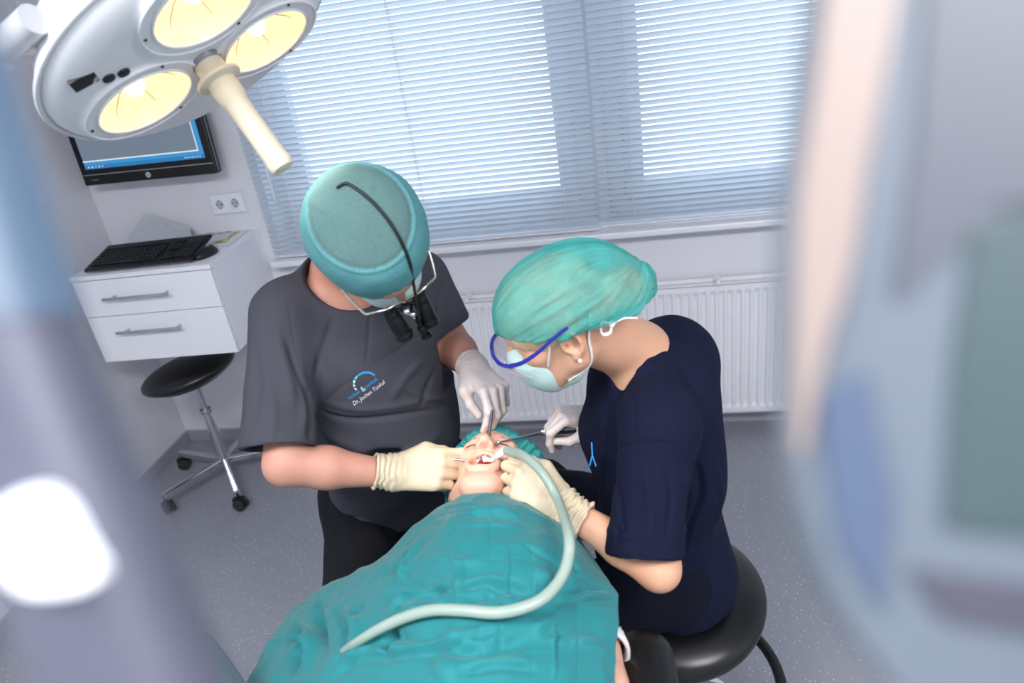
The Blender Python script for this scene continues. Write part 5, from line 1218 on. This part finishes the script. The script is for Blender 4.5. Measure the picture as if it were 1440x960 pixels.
def shield():
    d = .128; t = thing('equipment_housing', 'large blurred pale blue housing with a painted cream reflection filling the right side', 'equipment', (2.62, -2.75, 0))
    def slab(name, pix, dd, th, m, parent=t):
        W = [Pd(u, v, dd) for u, v in pix]; b = bmesh.new(); f1 = [b.verts.new(w) for w in W]; f2 = [b.verts.new(w+CF*th) for w in W]
        b.faces.new(f1[::-1]); b.faces.new(f2); n = len(W)
        for i in range(n): b.faces.new((f1[i], f1[(i+1) % n], f2[(i+1) % n], f2[i]))
        bmesh.ops.recalc_face_normals(b, faces=b.faces); me = bpy.data.meshes.new(name); b.to_mesh(me); b.free(); return link(name, me, m, parent)
    out = [tuple(q) for q in spline([(1165, -60), (1142, 100), (1120, 300), (1118, 500), (1128, 650), (1150, 760), (1200, 880), (1280, 990)], 6)]
    slab('shell', out+[(1700, 1100), (1700, -60)], d, .010, mat('pale_blue_shell', '5b646f', .5))
    slab('cream_reflection', [tuple(q) for q in spline([(1170, -60), (1148, 120), (1124, 300), (1120, 480), (1122, 640)], 6)]+[tuple(q) for q in spline([(1132, 640), (1158, 500), (1196, 380), (1218, 240), (1245, 100), (1275, -60)], 6)], d-.0015, .001, mat('cream_reflection_paint', '8a7c76', .5))  # reflections on the glossy housing painted as coloured slabs, here and below
    slab('green_reflection', [(1370, 330), (1480, 280), (1500, 760), (1330, 740), (1345, 500)], d-.001, .001, mat('green_reflection_paint', '3a4a4e', .5))
    slab('grey_reflection', [(1310, -60), (1700, -60), (1700, 260), (1400, 290), (1260, 420), (1290, 200)], d-.0012, .001, mat('grey_reflection_paint', '4c505a', .5))
    slab('mauve_reflection', [(1280, 800), (1500, 830), (1500, 900), (1330, 870)], d-.001, .001, mat('mauve_reflection_paint', '454450', .5))
    slab('blue_reflection', [(1150, 560), (1215, 520), (1255, 700), (1240, 860), (1180, 760)], d-.001, .001, mat('blue_reflection_paint', '46536a', .5))
    e = Pd(1640, 600, d+.005); MB().tube(spline([e, e+[.08, -.03, -.05], [e[0]+.16, e[1]-.02, .9], [e[0]+.16, e[1]-.02, .04]], 8), .02, 12).build('floor_stand', WHITE2, t, smooth=True)
    MB().lathe([(0, .03), (.18, .03), (.20, 0), (0, 0)], Matrix.Translation((e[0]+.16, e[1]-.02, 0))).build('base', WHITE2, t)
shield()
def armf():
    d = .135; t = thing('equipment_stand', 'blurred equipment stand with painted reflections slanting down the left edge', 'equipment stand', (2.2, -2.75, 0))
    g = MB().tube([Pd(-190, -160, d), Pd(-105, 120, d), Pd(-45, 330, d), Pd(-5, 470, d)], .0150, 24); g.build('blue_reflection_tube', mat('blue_reflection_tube', '55697f', .4), t, smooth=True)  # blue stands for the blinds reflected in the metal, painted in
    g = MB().tube([Pd(-10, 450, d), Pd(55, 620, d), Pd(130, 800, d), Pd(240, 1080, d), Pd(400, 1500, d)], 0, 24, rs=[.0140, .0145, .0150, .016, .016]); g.build('steel_arm', mat('satin_grey', '555766', .5, .2), t, smooth=True)
    g = MB().tube([Pd(-40, 560, d-.004), Pd(-20, 700, d-.004)], .0085, 16); g.build('dark_reflection_tube', BLACKP, t, smooth=True)  # dark part of the reflection, made as a black tube
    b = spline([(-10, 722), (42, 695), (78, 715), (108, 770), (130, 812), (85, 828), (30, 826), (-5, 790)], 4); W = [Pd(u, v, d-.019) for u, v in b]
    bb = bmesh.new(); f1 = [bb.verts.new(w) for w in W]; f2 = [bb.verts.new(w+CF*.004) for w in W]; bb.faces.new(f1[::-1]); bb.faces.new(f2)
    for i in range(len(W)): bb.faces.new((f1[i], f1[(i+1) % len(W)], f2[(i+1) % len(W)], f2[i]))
    bmesh.ops.recalc_face_normals(bb, faces=bb.faces); me = bpy.data.meshes.new('painted_highlight'); bb.to_mesh(me); bb.free(); link('painted_highlight', me, mat('painted_highlight', 'f4f6fb', .3, emit=.9, emc='f2f6ff'), t)  # glowing patch added as a painted window highlight, no lamp here
    e = Pd(420, 1500, d); MB().tube(spline([e, [e[0], e[1]-.05, 1.2], [e[0], e[1]-.06, .04]], 8), .018, 12).build('floor_stand', STEEL, t, smooth=True)
    MB().lathe([(0, .03), (.18, .03), (.20, 0), (0, 0)], Matrix.Translation((e[0], e[1]-.06, 0))).build('base', STEEL, t)
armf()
# ------------------------------------------------------------------ lights
def added_ceil_light(x, y, label, pw):  # unseen panels added overhead as the main room light
    t = thing('added_ceiling_light', label, 'ceiling light', (x, y, RZ), 'added ceiling lights'); 
    MB().box((x, y, RZ-.02), (1.26, .66, .04), .004).build('light_frame', WHITE, t)
    MB().box((x, y, RZ-.043), (1.2, .6, .006), .002).build('added_diffuser', mat('added_diffuser', 'ffffff', .5, emit=1.5, emc='f2f6ff'), t)
    L = bpy.data.lights.new('added_room_fill', 'AREA'); L.shape = 'RECTANGLE'; L.size = 1.2; L.size_y = .6; L.energy = pw; L.color = (.985, .985, 1)
    o = bpy.data.objects.new('added_room_fill', L); C.objects.link(o); o.parent = t; o.location = (0, 0, -.05)
added_ceil_light(1.5, -2.9, 'added unseen ceiling panel light over the left side of the room', 50)
added_ceil_light(3.4, -2.9, 'added unseen ceiling panel light over the right side of the room', 50)
